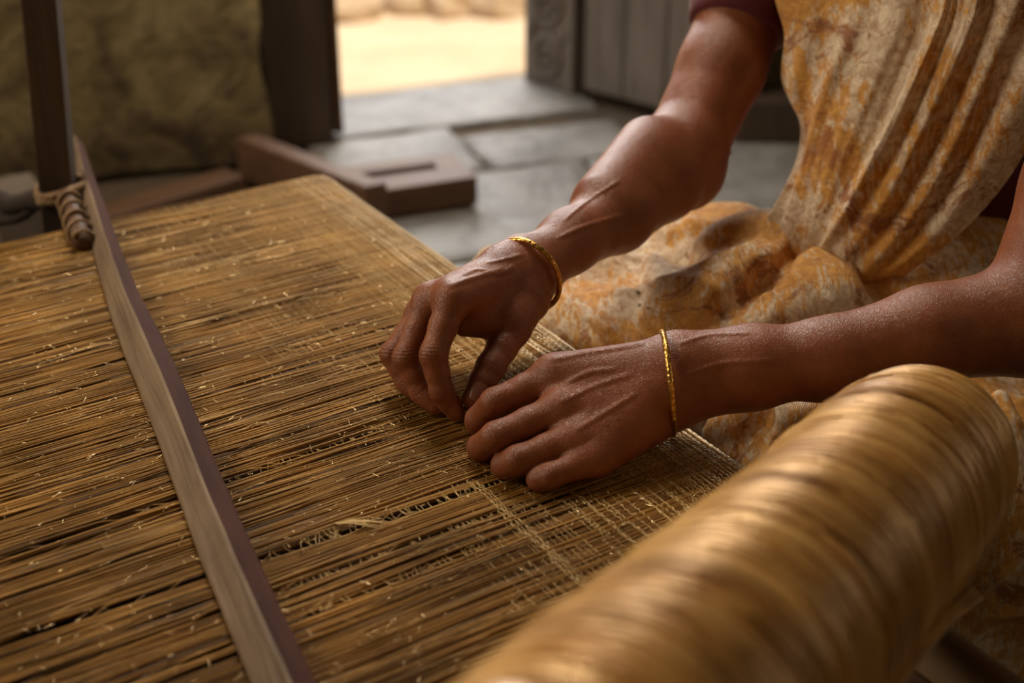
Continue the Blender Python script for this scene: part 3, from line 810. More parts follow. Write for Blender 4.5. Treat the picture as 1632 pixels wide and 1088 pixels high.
# short lashed stick running down beside the batten
sk = empty('lashed_stick', P(105, 318, 1.375)); tag(sk, 'short mottled stick lashed to the post beside the batten', 'stick')
spts = []; m = MB()
A_, B_ = P(106, 312, 1.375), P(133, 398, 1.285)
B_.z = max(B_.z, CLOTH_Z + .010)
rs_ = []
for i in range(18):
    f = i / 17; spts.append(A_.lerp(B_, f) + Vector((0, 0, .0015 * math.sin(f * 20)))); rs_.append(.0085 + .0012 * math.sin(f * 26))
m.tube(spts, rs_, 10); m.build('stick', W_BEAM, sk, True)
hp_ = []
for i in range(60):
    f = i / 59; a_ = f * 30; cc_ = A_.lerp(B_, f); ax_ = (B_ - A_).normalized(); o1 = ax_.orthogonal().normalized(); o2 = ax_.cross(o1)
    hp_.append(cc_ + (o1 * math.cos(a_) + o2 * math.sin(a_)) * .0102)
m = MB(); m.tube(hp_, .0022, 5); m.build('binding', ROPE, sk, True)

def floor_box(name, a, b, width, h, label, mat=W_BEAM, z0=0.0, side=1, bevel=.004, extra=None):
    a = Vector(a); b = Vector(b); a.z = b.z = z0; d = b - a; n = Vector((-d.y, d.x, 0)).normalized() * side
    m = MB(); m.box(a, d, n * width, UP * h); o = m.build(name, mat, bevel=bevel)
    return tag(o, label, 'beam')
# pale board end at the far left
t_ = floor_box('loom_beam', FL(14, 470), FL(100, 452), .10, .125, 'pale wooden block behind the dark post at far left', W_GREY, .003)
# long board lying behind the far edge of the cloth
floor_box('floor_board', FL(150, 400), FL(395, 322), .055, .040, 'grey brown board lying on the floor behind the cloth', W_BEAM, .003)
# beam 1 towards the wall, its end facing the camera's left
e0 = FL(382, 300); e1 = FL(560, 375)
d1 = (e1 - e0).normalized(); n1 = Vector((-d1.y, d1.x, 0));
if n1.x < 0: n1 = -n1
m = MB(); m.box(e0 + UP * .003, d1 * .42, n1 * .030 , UP * .085)
m = MB()
e2 = FL(404, 296); m.box(e0 + UP * .003, (e2 - e0) * 1.6, d1 * .30, UP * .082)
tag(m.build('floor_beam', W_BEAM, bevel=.004), 'reddish wooden beam on edge running under the far corner of the cloth', 'beam')
# beam 2: slotted
f0 = FL(520, 366); f1 = FL(762, 329); dd = (f1 - f0).normalized(); nn = Vector((-dd.y, dd.x, 0))
Lb2 = (f1 - f0).length; wb2 = .115; hb = .046
m = MB()
def q4(u, v_, z): return f0 + dd * u + nn * v_ + UP * (z + .003)
us = [0, Lb2 * .16, Lb2 * .80, Lb2]; vs_ = [0, wb2 * .48, wb2 * .62, wb2]
vv = []; ff = []
for z in (0, hb):
    for u in us:
        for v_ in vs_: vv.append(q4(u, v_ + (0.0 if u < Lb2 else 0), z))
def I(l, i, j): return l * 16 + i * 4 + j
for i in range(3):
    for j in range(3):
        ff.append((I(0, i, j), I(0, i, j + 1), I(0, i + 1, j + 1), I(0, i + 1, j)))
        if (i, j) != (1, 1): ff.append((I(1, i, j), I(1, i + 1, j), I(1, i + 1, j + 1), I(1, i, j + 1)))
for i in range(3):
    ff.append((I(0, i, 0), I(0, i + 1, 0), I(1, i + 1, 0), I(1, i, 0))); ff.append((I(0, i + 1, 3), I(0, i, 3), I(1, i, 3), I(1, i + 1, 3)))
    ff.append((I(0, 3, i), I(0, 3, i + 1), I(1, 3, i + 1), I(1, 3, i))); ff.append((I(0, 0, i + 1), I(0, 0, i), I(1, 0, i), I(1, 0, i + 1)))
# slot walls and bottom
bq = len(vv)
for (i, j) in ((1, 1), (2, 1), (2, 2), (1, 2)): vv.append(vv[I(1, i, j)] - UP * .030)
tp = [I(1, 1, 1), I(1, 2, 1), I(1, 2, 2), I(1, 1, 2)]
for k in range(4): ff.append((tp[k], bq + k, bq + (k + 1) % 4, tp[(k + 1) % 4]))
ff.append((bq, bq + 1, bq + 2, bq + 3))
m.add(vv, ff); tag(m.build('slotted_beam', W_BEAM, bevel=.003), 'brown wooden beam with a long slot on top lying on the slabs', 'beam')

# ------------------------------------------------------------------ YARN ROLL in the foreground
ra0 = P(1496, 698, .930); ra1 = P(1066, 1160, .55)
axr = (ra1 - ra0); Lr = axr.length; axr.normalize(); RR = .0600
far_end = ra0 ; 
o1 = UP.cross(axr).normalized(); o2 = axr.cross(o1)
roll = empty('yarn_roll', ra0.lerp(ra1, .5)); tag(roll, 'thick roll of glossy golden silk yarn in the near right foreground', 'yarn roll')
def prof(x):
    """radius along the roll, rounded at the far end"""
    e = .075
    if x < e: return RR * math.sqrt(max(0, 1 - ((e - x) / e) ** 2.6)) if x > 0 else .004
    return RR * (1 + .02 * math.sin(x * 17) + .03 * (x - e))
vs = []; fs = []; nA = 96; xs = np.concatenate([np.linspace(.0006, .075, 30), np.linspace(.078, Lr + .12, 150)])
for x in xs:
    for k in range(nA):
        a_ = 2 * math.pi * k / nA
        n_ = mnoise.noise(Vector((x * 26 + .5 * math.sin(a_), 3, math.cos(a_)))) * .0030 + mnoise.noise(Vector((x * 60, math.cos(a_) * 1.0, math.sin(a_) * 1.0))) * .0016 + mnoise.noise(Vector((x * 190 + .8 * math.sin(a_), math.cos(a_), 5))) * .0009
        r = max(.001, prof(x) - .0018 + n_)
        vs.append(ra0 + axr * x + (o1 * math.cos(a_) + o2 * math.sin(a_)) * r)
for i in range(len(xs) - 1):
    for k in range(nA): fs.append((i * nA + k, i * nA + (k + 1) % nA, (i + 1) * nA + (k + 1) % nA, (i + 1) * nA + k))
fs.append(tuple(range(nA))[::-1]); fs.append(tuple((len(xs) - 1) * nA + k for k in range(nA)))
m = MB(); m.add(vs, fs)
m.c = [min(1, max(0, 0.5 + .9 * mnoise.noise(Vector((xs[min(i // nA, len(xs) - 1)] * 45, 1.3, 0))))) for i in range(len(m.v))]  # tint bands put highlights and dark streaks into the yarn colour
m.build('yarn_body', ROLL, roll, True, attr=True)
mg = np.random.default_rng(5); paths = []; rr = []; tn = []; M = 64
for k in range(620):
    x0 = mg.uniform(.004, Lr + .1); a0_ = mg.uniform(0, 6.28); an = a0_ + np.linspace(0, mg.uniform(2.0, 6.0), M)
    tilt_ = mg.normal(0, .005); ph = mg.uniform(0, 6.28)
    pts = []
    lift = mg.uniform(-.0008, .0006) + mnoise.noise(Vector((x0 * 26, 3, 0))) * .0030
    for a_ in an:
        x = max(.002, x0 + tilt_ * math.sin(a_ + ph) + .0012 * math.sin(3 * a_ + ph)); r = prof(x) + lift
        pts.append(A(ra0 + axr * x + (o1 * math.cos(a_) + o2 * math.sin(a_)) * r))
    paths.append(np.array(pts)); rr.append(mg.uniform(.0006, .0016)); tn.append(np.clip(.5 + .9 * mnoise.noise(Vector((x0 * 45, 1.3, 0))) + mg.normal(0, .16), 0, 1))
v, q, tnn = strands(paths, rr, tn, 4)
tag(np_mesh('yarn_strands', v, q, ROLL, roll, True, {'tint': tnn}), kind='stuff')
# loose end of yarn running along the underside
paths = []; rr = []; tn = []
for k in range(26):
    M = 40; f = np.linspace(0, 1, M); j = rng.normal(0, 1, 3); pth = []
    for q_ in f:
        x = .150 + .33 * q_; cx_ = ra0 + axr * x; vd_ = (cx_ - cam.location).normalized(); n_ = axr.cross(vd_).normalized()
        if n_.x < 0: n_ = -n_
        off_ = RR * (1.0 + .02 * math.sin(x * 17) + .03 * x) + .0015 + .006 * (1 - q_) ** 3 * (1 + .3 * j[0]) + .0012 * j[1]
        pth.append(A(cx_ + n_ * off_ + vd_ * (.004 + .0018 * j[2] - .012 * (1 - q_) ** 4)))
    pth = np.array(pth)
    pth += np.stack([smooth_noise(M, 5, .0006) for _ in range(3)], 1)
    paths.append(pth); rr.append(rng.uniform(.0006, .0011)); tn.append(rng.random())
v, q, tnn = strands(paths, rr, tn, 4)
tag(np_mesh('yarn_tail', v, q, ROLL, roll, True, {'tint': tnn}), kind='stuff')
# wooden axle and its stand, out of the picture at the near end
rod = empty('roll_stand', (ra1.x, ra1.y, 0)); tag(rod, 'wooden stand and axle holding the near end of the yarn roll', 'stand')
m = MB(); m.tube([ra1 + axr * .0, ra1 + axr * .26], .012, 14); m.build('axle', W_BROWN, rod, True)
pe = ra1 + axr * .21
m = MB(); m.box(Vector((pe.x - .03, pe.y - .03, 0)), (.06, 0, 0), (0, .06, 0), (0, 0, pe.z + .03)); m.build('upright', W_BROWN, rod, bevel=.003)
print('T loom', time.time() - T0)
# ---- WOMAN
def K(pts, ks=None):
    """chain of (point, radius)"""
    out = []
    for (a, ra), (b, rb) in zip(pts[:-1], pts[1:]): out.append((A(a), A(b), ra, rb))
    return out
def finger(pts):
    """joint list [(p, r)...] with thinner middles and swollen joints"""
    out = []
    for i, ((a, ra), (b, rb)) in enumerate(zip(pts[:-1], pts[1:])):
        mid = a.lerp(b, .5); rm = (ra + rb) / 2 * (.93 if i < 2 else .99)
        out += [(A(a), A(mid), ra, rm), (A(mid), A(b), rm, rb)]
    return out

class Arm: pass
def build_arm(palm, fingers, arm, creases, veins, h):
    palm = palm; fl = [finger(f) for f in fingers]
    extra = []
    cr = creases
    def sdf(p, rad, with_extra=True):
        n = len(p)
        if rad > 5:
            # coarse pass: exact minimum without culling
            d = None
            for q in palm + arm + sum(fl, []):
                x = cone(p, q[:4]); d = x if d is None else np.minimum(d, x)
            return d - .003
        dp = chain_eval(p, palm + arm, .012, rad)
        df = None
        for f in fl:
            x = chain_eval(p, f, .004, rad)
            df = x if df is None else smin(df, x, .0014)
        d = smin(dp, df, .0085)
        if with_extra and extra:
            x = chain_eval(p, extra, .001, rad); d = smin(d, x, .0022)
        for (c0, ax_, wd, am, wl, nrm) in cr:
            rel = p - c0
            if np.min(np.einsum('ij,ij->i', rel, rel)) > .022 ** 2: continue
            al = rel @ ax_; rr_ = np.exp(-(al / wd) ** 2) * np.exp(-np.einsum('ij,ij->i', rel, rel) / .017 ** 2)
            side = np.clip((rel @ nrm) / .006, 0, 1)
            lat = rel @ np.cross(ax_, nrm)
            d = d + am * rr_ * side * (.5 + .5 * np.cos(2 * np.pi * (al + 18 * lat * lat) / wl))
        return d
    # veins and tendons: laid on the surface along a path seen from the back of the hand
    cp = A(cam.location)
    dirs = []; counts = []
    for path, r, sink in veins:
        n_ = max(6, len(path) * 4); pp_ = [A(x) for x in path]; counts.append(n_ + 1)
        for k in range(n_ + 1):
            x = k / n_ * (len(pp_) - 1); i = min(int(x), len(pp_) - 2); u = x - i
            p0, p1, p2, p3 = pp_[max(i - 1, 0)], pp_[i], pp_[i + 1], pp_[min(i + 2, len(pp_) - 1)]
            q_ = 0.5 * ((2 * p1) + (p2 - p0) * u + (2 * p0 - 5 * p1 + 4 * p2 - p3) * u * u + (3 * p1 - p0 - 3 * p2 + p3) * u ** 3) - cp
            dirs.append(q_ / np.linalg.norm(q_))
    dirs = np.array(dirs); TD = np.full(len(dirs), .6)
    for _ in range(45): TD += sdf(cp + dirs * TD[:, None], 1.0, False) * .85
    vi0 = 0
    for path, r, sink in veins:
        pts = []; n_ = max(6, len(path) * 4); pp_ = [A(x) for x in path]; path = []
        for k in range(n_ + 1):
            x = k / n_ * (len(pp_) - 1); i = min(int(x), len(pp_) - 2); u = x - i
            p0, p1, p2, p3 = pp_[max(i - 1, 0)], pp_[i], pp_[i + 1], pp_[min(i + 2, len(pp_) - 1)]
            path.append(0.5 * ((2 * p1) + (p2 - p0) * u + (2 * p0 - 5 * p1 + 4 * p2 - p3) * u * u + (3 * p1 - p0 - 3 * p2 + p3) * u ** 3))
        for q in path:
            dr = A(q) - cp; dr /= np.linalg.norm(dr); k_ = len(pts); tdist = TD[vi0 + k_]
            e_ = abs(2 * len(pts) / n_ - 1) ** 3
            pts.append(cp + dr * (tdist + r * (.86 + .6 * e_)))
        for a, b in zip(pts[:-1], pts[1:]): extra.append((a, b, r, r))
        vi0 += n_ + 1
    allp = palm + arm + sum(fl, [])
    lo, hi = bounds(allp, .05)
    return surface_nets(sdf, lo, hi, h), sdf

# ---- right hand (far): fingers point down at the cloth, pinching with the thumb
Wr = C(655, 205, 1.088)
fi = [(C(335, 322, 1.022), .0118), (C(262, 532, 1.010), .0098), (C(292, 668, 1.014), .0084), (C(343, 745, 1.022), .0070)]
fm = [(C(250, 330, 1.042), .0118), (C(158, 545, 1.032), .0098), (C(218, 675, 1.032), .0083), (C(268, 722, 1.030), .0070)]
fr = [(C(222, 375, 1.062), .0108), (C(108, 530, 1.052), .0090), (C(160, 635, 1.050), .0078), (C(212, 680, 1.046), .0066)]
fp = [(C(235, 410, 1.082), .0098), (C(150, 520, 1.072), .0078), (C(180, 598, 1.068), .0068), (C(222, 640, 1.062), .0060)]
ft = [(C(612, 330, 1.066), .0150), (C(560, 440, 1.050), .0128), (C(478, 578, 1.030), .0106), (C(415, 695, 1.020), .0088)]
palmA = []
for (tp_, r_, wo) in ((fi[0][0], .0125, (0, .004)), (fm[0][0], .0125, (0, 0)), (fr[0][0], .0115, (0, -.002)), (fp[0][0], .0105, (0, -.004))):
    palmA.append((A(Wr.lerp(tp_, .12)), A(tp_), .0190, r_))
palmA.append((A(C(600, 300, 1.075)), A(C(420, 360, 1.045)), .0180, .0120))
palmA.append((A(C(600, 330, 1.072)), A(C(470, 400, 1.050)), .0165, .0085))
palmA.append((A(C(520, 220, 1.068)), A(C(330, 300, 1.035)), .0145, .0110))
palmA.append((A(C(560, 395, 1.052)), A(C(378, 422, 1.046)), .0130, .0080))
palmA.append((A(C(585, 165, 1.082)), A(C(520, 200, 1.072)), .0165, .0150))
fa1, fa2, fa3 = P(905, 388, 1.118), P(980, 342, 1.175), P(1050, 283, 1.235)
elA = P(1083, 255, 1.262)
shA = P(1262, -190, 1.36)
armA = [(A(Wr), A(fa1), .0198, .0222), (A(Wr + Vector((0, 0, .004))), A(fa1 + Vector((.004, .004, .006))), .0170, .0195), (A(fa1), A(fa2), .0225, .0305), (A(fa2), A(fa3), .0305, .0375),
        (A(fa3), A(elA), .0372, .0375), (A(P(1094, 276, 1.265)), A(P(1085, 240, 1.255)), .0330, .0360), (A(elA), A(P(1150, 110, 1.29)), .0365, .0385), (A(P(1150, 110, 1.29)), A(P(1195, -10, 1.315)), .0385, .0415), (A(P(1195, -10, 1.315)), A(shA), .0415, .048),
        (A(P(1035, 240, 1.23)), A(P(960, 320, 1.165)), .0300, .0240)]
def creases_for(f, nrm_hint, amp=.0010):
    out = []
    for i, (wd, a) in ((1, (.0048, amp)), (2, (.0030, amp * .7))):
        ax_ = (f[i + 1][0] - f[i - 1][0]).normalized(); n = (nrm_hint - ax_ * nrm_hint.dot(ax_)).normalized()
        out.append((A(f[i][0]), A(ax_), wd, a, .0026, A(n)))
    return out
nA_ = (A(Vector((0, 0, CAM_Z)) - fi[1][0])); nA_ = Vector(nA_).normalized() + Vector((-.5, 0, .2)); nA_.normalize()
crA = creases_for(fi, nA_) + creases_for(fm, nA_) + creases_for(fr, nA_)
nT = (Vector((0, 0, CAM_Z)) - ft[2][0]).normalized()
crA += [(A(ft[2][0]), A((ft[3][0] - ft[1][0]).normalized()), .005, .0006, .0028, A(nT))]
vA = [([C(375, 235, 1), C(430, 215, 1), C(500, 228, 1), C(560, 205, 1)], .0011, -.0001), ([C(320, 280, 1), C(400, 250, 1), C(520, 215, 1)], .0020, .0007),
      ([C(470, 190, 1), C(530, 175, 1), C(590, 160, 1)], .0011, 0),
      ([P(900, 352, 1), P(925, 330, 1), P(950, 312, 1), P(985, 290, 1)], .0010, .0003), ([P(1158, 212, 1), P(1162, 235, 1), P(1168, 262, 1)], .0008, .0002), ([P(890, 380, 1), P(930, 362, 1), P(985, 345, 1)], .0014, .0003)]
(vA_, qA_), sdfA = build_arm(palmA, [fi, fm, fr, fp, ft], armA, crA, vA, .00095)

# ---- left hand (near): back of the hand up, fingers curled onto the cloth
WB = P(1088, 600, .985)
gi_ = [(C(722, 612, .985), .0122), (C(492, 712, .982), .0099), (C(432, 775, .997), .0088), (C(425, 800, 1.008), .0076)]
gm_ = [(C(745, 735, .968), .0122), (C(497, 842, .962), .0103), (C(440, 882, .978), .0090), (C(452, 876, .988), .0078)]
gr_ = [(C(800, 845, .958), .0118), (C(578, 930, .950), .0098), (C(530, 950, .958), .0086), (C(540, 940, .966), .0076)]
gp_ = [(C(860, 925, .952), .0105), (C(700, 990, .942), .0086), (C(660, 1000, .945), .0078), (C(668, 985, .950), .0070)]
gt_ = [(C(1000, 640, 1.010), .0150), (C(800, 660, 1.020), .0122), (C(590, 690, 1.022), .0100), (C(432, 742, 1.020), .0082)]
palmB = []
for tp_, r_ in ((gi_[0][0], .0128), (gm_[0][0], .0125), (gr_[0][0], .0120), (gp_[0][0], .0110)):
    palmB.append((A(WB.lerp(tp_, .10)), A(tp_), .0205, r_))
palmB += [(A(P(1070, 580, .985)), A(gi_[0][0]), .0185, .0130), (A(P(1075, 628, .985)), A(C(900, 900, .962)), .0185, .0130), (A(P(1060, 640, .985)), A(C(820, 870, .965)), .018, .013),
          (A(C(1000, 700, .990)), A(C(800, 700, .985)), .024, .016), (A(C(1050, 760, .985)), A(C(880, 880, .968)), .019, .014)]
f1b, f2b, f3b = P(1200, 584, .985), P(1320, 572, .985), P(1480, 532, .985)
elB = P(1655, 505, .985); shB = P(1850, -220, 1.08)
armB = [(A(WB + (P(0, 580, .985) - P(0, 600, .985))), A(P(1200, 572, .985)), .0225, .0230), (A(WB + (P(0, 622, .985) - P(0, 600, .985))), A(P(1200, 600, .985)), .0215, .0228),
        (A(f1b), A(f2b), .0262, .0275), (A(f2b), A(f3b), .0275, .0320), (A(f3b), A(elB), .0320, .0400), (A(elB), A(P(1725, 300, .99)), .0400, .0395), (A(P(1725, 300, .99)), A(P(1780, 60, 1.02)), .0395, .042), (A(P(1780, 60, 1.02)), A(shB), .042, .048)]
nB = Vector((-.25, -.35, 1)).normalized(); nB = ((Vector((0, 0, CAM_Z)) - gi_[1][0]).normalized() + Vector((-.25, 0, .15))).normalized()
crB = creases_for(gi_, nB) [:1] + creases_for(gm_, nB)[:1] + creases_for(gr_, nB)[:1] + creases_for(gp_, nB)[:1]
vB = [([C(770, 640, 1), C(850, 600, 1), C(940, 590, 1)], .0011, 0), ([C(700, 560, 1), C(850, 530, 1), C(1050, 500, 1)], .0022, .0010),
      ([C(740, 715, 1), C(880, 650, 1), C(1000, 612, 1)], .0014, .0010), ([C(800, 820, 1), C(930, 740, 1), C(1020, 685, 1)], .0013, .0009),
      ([P(1085, 548, 1), P(1130, 535, 1), P(1190, 533, 1)], .0010, .0006), ([P(1090, 600, 1), P(1150, 580, 1), P(1230, 575, 1)], .0014, .0006)]
(vB_, qB_), sdfB = build_arm(palmB, [gi_, gm_, gr_, gp_, gt_], armB, crB, vB, .00095)

print('T arms', time.time() - T0)
# ---- trunk, neck, head, folded legs (coarse, under the clothes or above the picture)
mid = shA.lerp(shB, .5)
fwd = Vector((shA.y - shB.y, 0, 0))
shv = (shB - shA).normalized(); front = Vector((-abs(shv.y), -abs(shv.x), 0)).normalized()
hipc = Vector((mid.x + .10, mid.y + .03, .13)); chest = mid - UP * .10; neck = mid + UP * .07 + front * .02; head = mid + UP * .19 + front * .06
body = []
def bc(a, b, ra, rb): body.append((A(a), A(b), ra, rb))
bc(hipc - shv * .07, hipc + shv * .07, .115, .115); bc(hipc, hipc.lerp(chest, .5), .105, .088); bc(hipc.lerp(chest, .5) - shv * .03, chest - shv * .05, .085, .088); bc(hipc.lerp(chest, .5) + shv * .03, chest + shv * .05, .085, .088)
bc(chest - shv * .07, shA, .075, .047); bc(chest + shv * .07, shB, .075, .047); bc(shA, shB, .045, .045); bc(mid, neck, .048, .044); bc(neck, head, .046, .050)
bc(head + UP * .03, head + UP * .05 + front * .0, .078, .080); bc(head + front * .03 - UP * .01, head + front * .045 - UP * .045, .058, .036)
def bf(a, b, ra, rb, k): body.append((A(a), A(b), ra, rb, k))
bf(head + front * .090 + UP * .018, head + front * .106 - UP * .014, .008, .0125, .012)
bf(head + front * .084 - UP * .040 - shv * .014, head + front * .084 - UP * .040 + shv * .014, .0085, .0085, .006)
bf(head + front * .082 - UP * .052 - shv * .010, head + front * .082 - UP * .052 + shv * .010, .0090, .0090, .006)
bf(head + front * .080 + UP * .040 - shv * .04, head + front * .080 + UP * .040 + shv * .04, .012, .012, .02)
for s in (-1, 1):
    bf(head + shv * (s * .080) + UP * .020, head + shv * (s * .083) - UP * .018, .014, .010, .008)
    bf(head + shv * (s * .031) + front * .074 + UP * .018, head + shv * (s * .034) + front * .074 + UP * .018, .013, .013, .006)
kneeA = P(850, 520, 1.33); kneeB = P(1300, 810, 1.13)
bc(hipc - shv * .08, kneeA, .085, .055); bc(hipc + shv * .08, kneeB, .085, .055)
footA = Vector((kneeB.x - .02, kneeB.y + .14, .05)); footB = Vector((kneeA.x + .12, kneeA.y - .12, .05))
bc(kneeA, footA, .05, .03); bc(kneeB, footB, .05, .03)
def sdf_body(p, rad):
    if rad > 5:
        d = None
        for q_ in body: x = cone(p, q_[:4]); d = x if d is None else np.minimum(d, x)
        return d - .01
    return chain_eval(p, body, .035, rad + .03)
lo, hi = bounds(body, .14)
vC, qC = surface_nets(sdf_body, lo, hi, .006)
allv = np.concatenate([vA_, vB_, vC]); allq = np.concatenate([qA_, qB_ + len(vA_), qC + len(vA_) + len(vB_)])
# skin colour: darker creased joints, rosier knuckles and finger ends
tint = np.zeros(len(allv)); rosy = np.zeros(len(allv))
for f in (fi, fm, fr, fp, ft, gi_, gm_, gr_, gp_):
    for i in (1, 2):
        d2 = ((allv - A(f[i][0])) ** 2).sum(1); tint += .38 * np.exp(-d2 / .0085 ** 2)
    d2 = ((allv - A(f[3][0])) ** 2).sum(1); rosy += .5 * np.exp(-d2 / .011 ** 2)
    d2 = ((allv - A(f[0][0])) ** 2).sum(1); rosy += .22 * np.exp(-d2 / .015 ** 2)
person = np_mesh('person', allv, allq, SKIN, None, True, {'tint': np.clip(tint, 0, .6), 'rosy': np.clip(rosy, 0, .6)})
tag(person, 'woman sitting on the floor in maroon blouse and ochre saree, both hands arranging loom threads', 'person')

def nail(base, tip, nrm, w, r, name='fingernail'):
    """curved nail plate on the back of the last joint"""
    ax_ = (tip - base).normalized(); n = (nrm - ax_ * nrm.dot(ax_)).normalized(); sd_ = ax_.cross(n)
    vs = []; fs = []; nu, nv = 10, 10
    c = base.lerp(tip, .62); L_ = w * 1.25
    for i in range(nu + 1):
        for j in range(nv + 1):
            u = -1 + 2 * i / nu; v_ = -1 + 2 * j / nv
            lim = math.sqrt(max(0, 1 - .75 * abs(v_) ** 3.2))
            a_ = u * lim * (w * .5 / r)
            rr_ = r * (1 - .10 * max(0, v_)) + .00045 - .0006 * (abs(u) ** 6)
            vs.append(c + ax_ * (v_ * L_ * .5) + n * math.cos(a_) * rr_ + sd_ * math.sin(a_) * rr_)
    for i in range(nu):
        for j in range(nv):
            a_ = i * (nv + 1) + j; fs.append((a_, a_ + 1, a_ + nv + 2, a_ + nv + 1))
    m = MB(); m.add(vs, fs); o = m.build(name, NAIL, person, True)
    s_ = o.modifiers.new('thickness', 'SOLIDIFY'); s_.thickness = .0006; s_.offset = 0
    return o
camv = Vector((0, 0, CAM_Z))
nail(fi[2][0], fi[3][0] + (fi[3][0] - fi[2][0]).normalized() * .003, ((camv - fi[3][0]).normalized() + Vector((.25, -.1, -.2))).normalized(), .0105, .0077)
nail(ft[2][0].lerp(ft[3][0], .45), ft[3][0] + (ft[3][0] - ft[2][0]).normalized() * .004, ((camv - ft[3][0]).normalized() + Vector((.1, 0, 0))).normalized(), .0130, .0094)

# ---- blouse
bl = [q_ for q_ in body[:7]]
bl2 = [(a, b, ra + .006, rb + .006) for a, b, ra, rb in body[1:8]]
sl_a = P(1178, 28, 1.303)
bl2 += [(A(sl_a), A(P(1195, -10, 1.315)), .0440, .0450), (A(P(1195, -10, 1.315)), A(shA), .0450, .052), (A(P(1775, 60, 1.02)), A(shB), .045, .053)]
axs = A((P(1195, -10, 1.315) - P(1150, 110, 1.29)).normalized()); cutp = A(P(1168, 52, 1.30))
axs2 = A((shB - elB).normalized()); cutp2 = A(P(1765, 100, 1.01))
def sdf_bl(p, rad):
    if rad > 5:
        d = None
        for q_ in bl2: x = cone(p, q_); d = x if d is None else np.minimum(d, x)
        return d - .01
    d = chain_eval(p, bl2, .03, rad + .03)
    d = d + .0022 * np.sin(p[:, 0] * 60 + p[:, 2] * 95) * np.sin(p[:, 1] * 50 + 1)
    near = np.linalg.norm(p - cutp, axis=1) < .11
    d = np.where(near, np.maximum(d, -((p - cutp) @ axs)), d)
    near2 = np.linalg.norm(p - cutp2, axis=1) < .10
    d = np.where(near2, np.maximum(d, -((p - cutp2) @ axs2)), d)
    return d
lo, hi = bounds(bl2, .12)
v, q = surface_nets(sdf_bl, lo, hi, .004)
np_mesh('blouse', v, q, BLOUSE, person)
# sleeve hem ring
m = MB(); hr = []
cc_ = Vector(cutp); ax_ = Vector(axs); e1 = ax_.orthogonal().normalized(); e2 = ax_.cross(e1)

# ---- skirt over the folded legs
sk_ = []
def sc(a, b, ra, rb): sk_.append((A(a), A(b), ra, rb))
kA = P(852, 517, 1.345); kA2 = P(1150, 500, 1.40)
sc(kA, kA2, .084, .096); sc(kA2, hipc - shv * .08, .096, .115)
sc(kA - UP * .10, kA2 - UP * .14, .10, .11)
sc(P(905, 590, 1.26), P(1240, 560, 1.25), .070, .085); sc(P(1240, 560, 1.25), P(1500, 500, 1.30), .085, .10)
sc(P(1290, 800, 1.125), P(1640, 790, 1.20), .088, .100); sc(P(1640, 790, 1.20), hipc + shv * .08, .10, .125)
sc(P(1300, 820, 1.16) - UP * .07, P(1640, 860, 1.25) - UP * .07, .09, .10)
sc(hipc - shv * .07, hipc + shv * .07, .125, .125); sc(P(1500, 640, 1.27), hipc, .10, .13)
sc(hipc, hipc + UP * .12, .11, .09)
ridges = [(P(1120, 392, 1.285), P(1185, 372, 1.27), P(1262, 392, 1.25), .024), (P(1060, 372, 1.335), P(1180, 352, 1.33), P(1262, 385, 1.29), .013), (P(1265, 400, 1.27), P(1200, 455, 1.22), P(1120, 512, 1.19), .012), (P(1040, 400, 1.30), P(1055, 460, 1.24), P(1062, 520, 1.19), .010),
          (P(1390, 455, 1.22), P(1300, 490, 1.17), P(1180, 530, 1.15), .014), (P(1140, 370, 1.33), P(1200, 400, 1.28), P(1245, 395, 1.275), .009), (P(880, 500, 1.25), P(920, 530, 1.2), P(960, 560, 1.18), .010),
          (P(1130, 690, 1.10), P(1170, 660, 1.07), P(1260, 630, 1.05), .010), (P(1200, 740, 1.05), P(1230, 690, 1.04), P(1330, 640, 1.04), .012), (P(1600, 640, 1.10), P(1615, 760, 1.09), P(1580, 900, 1.10), .012)]
vall = [(A(P(1120, 525, 1.16)), A(P(1225, 445, 1.19)), .012), (A(P(1225, 445, 1.19)), A(P(1292, 398, 1.24)), .012), (A(P(1385, 450, 1.2)), A(P(1440, 470, 1.18)), .012),
        (A(P(1015, 430, 1.25)), A(P(1040, 520, 1.2)), .008), (A(P(1175, 745, 1.04)), A(P(1215, 680, 1.04)), .012)]
rid = []
for a, b, c_, r_ in ridges:
    for i in range(6):
        f0_, f1_ = i / 6, (i + 1) / 6
        bz = lambda f: a * (1 - f) ** 2 + b * 2 * f * (1 - f) + c_ * f * f
        rid.append((A(bz(f0_)), A(bz(f1_)), r_ * (.6 + .4 * math.sin(math.pi * f0_)), r_ * (.6 + .4 * math.sin(math.pi * f1_))))
def n3(p, f, ph):
    return (np.sin(p[:, 0] * f + ph + 1.7 * np.sin(p[:, 1] * f * .6 + ph)) + np.sin(p[:, 1] * f * 1.13 + 2.1 * ph + 1.5 * np.sin(p[:, 2] * f * .7)) + np.sin(p[:, 2] * f * .9 + ph * 3 + 1.3 * np.sin(p[:, 0] * f * .8))) / 3
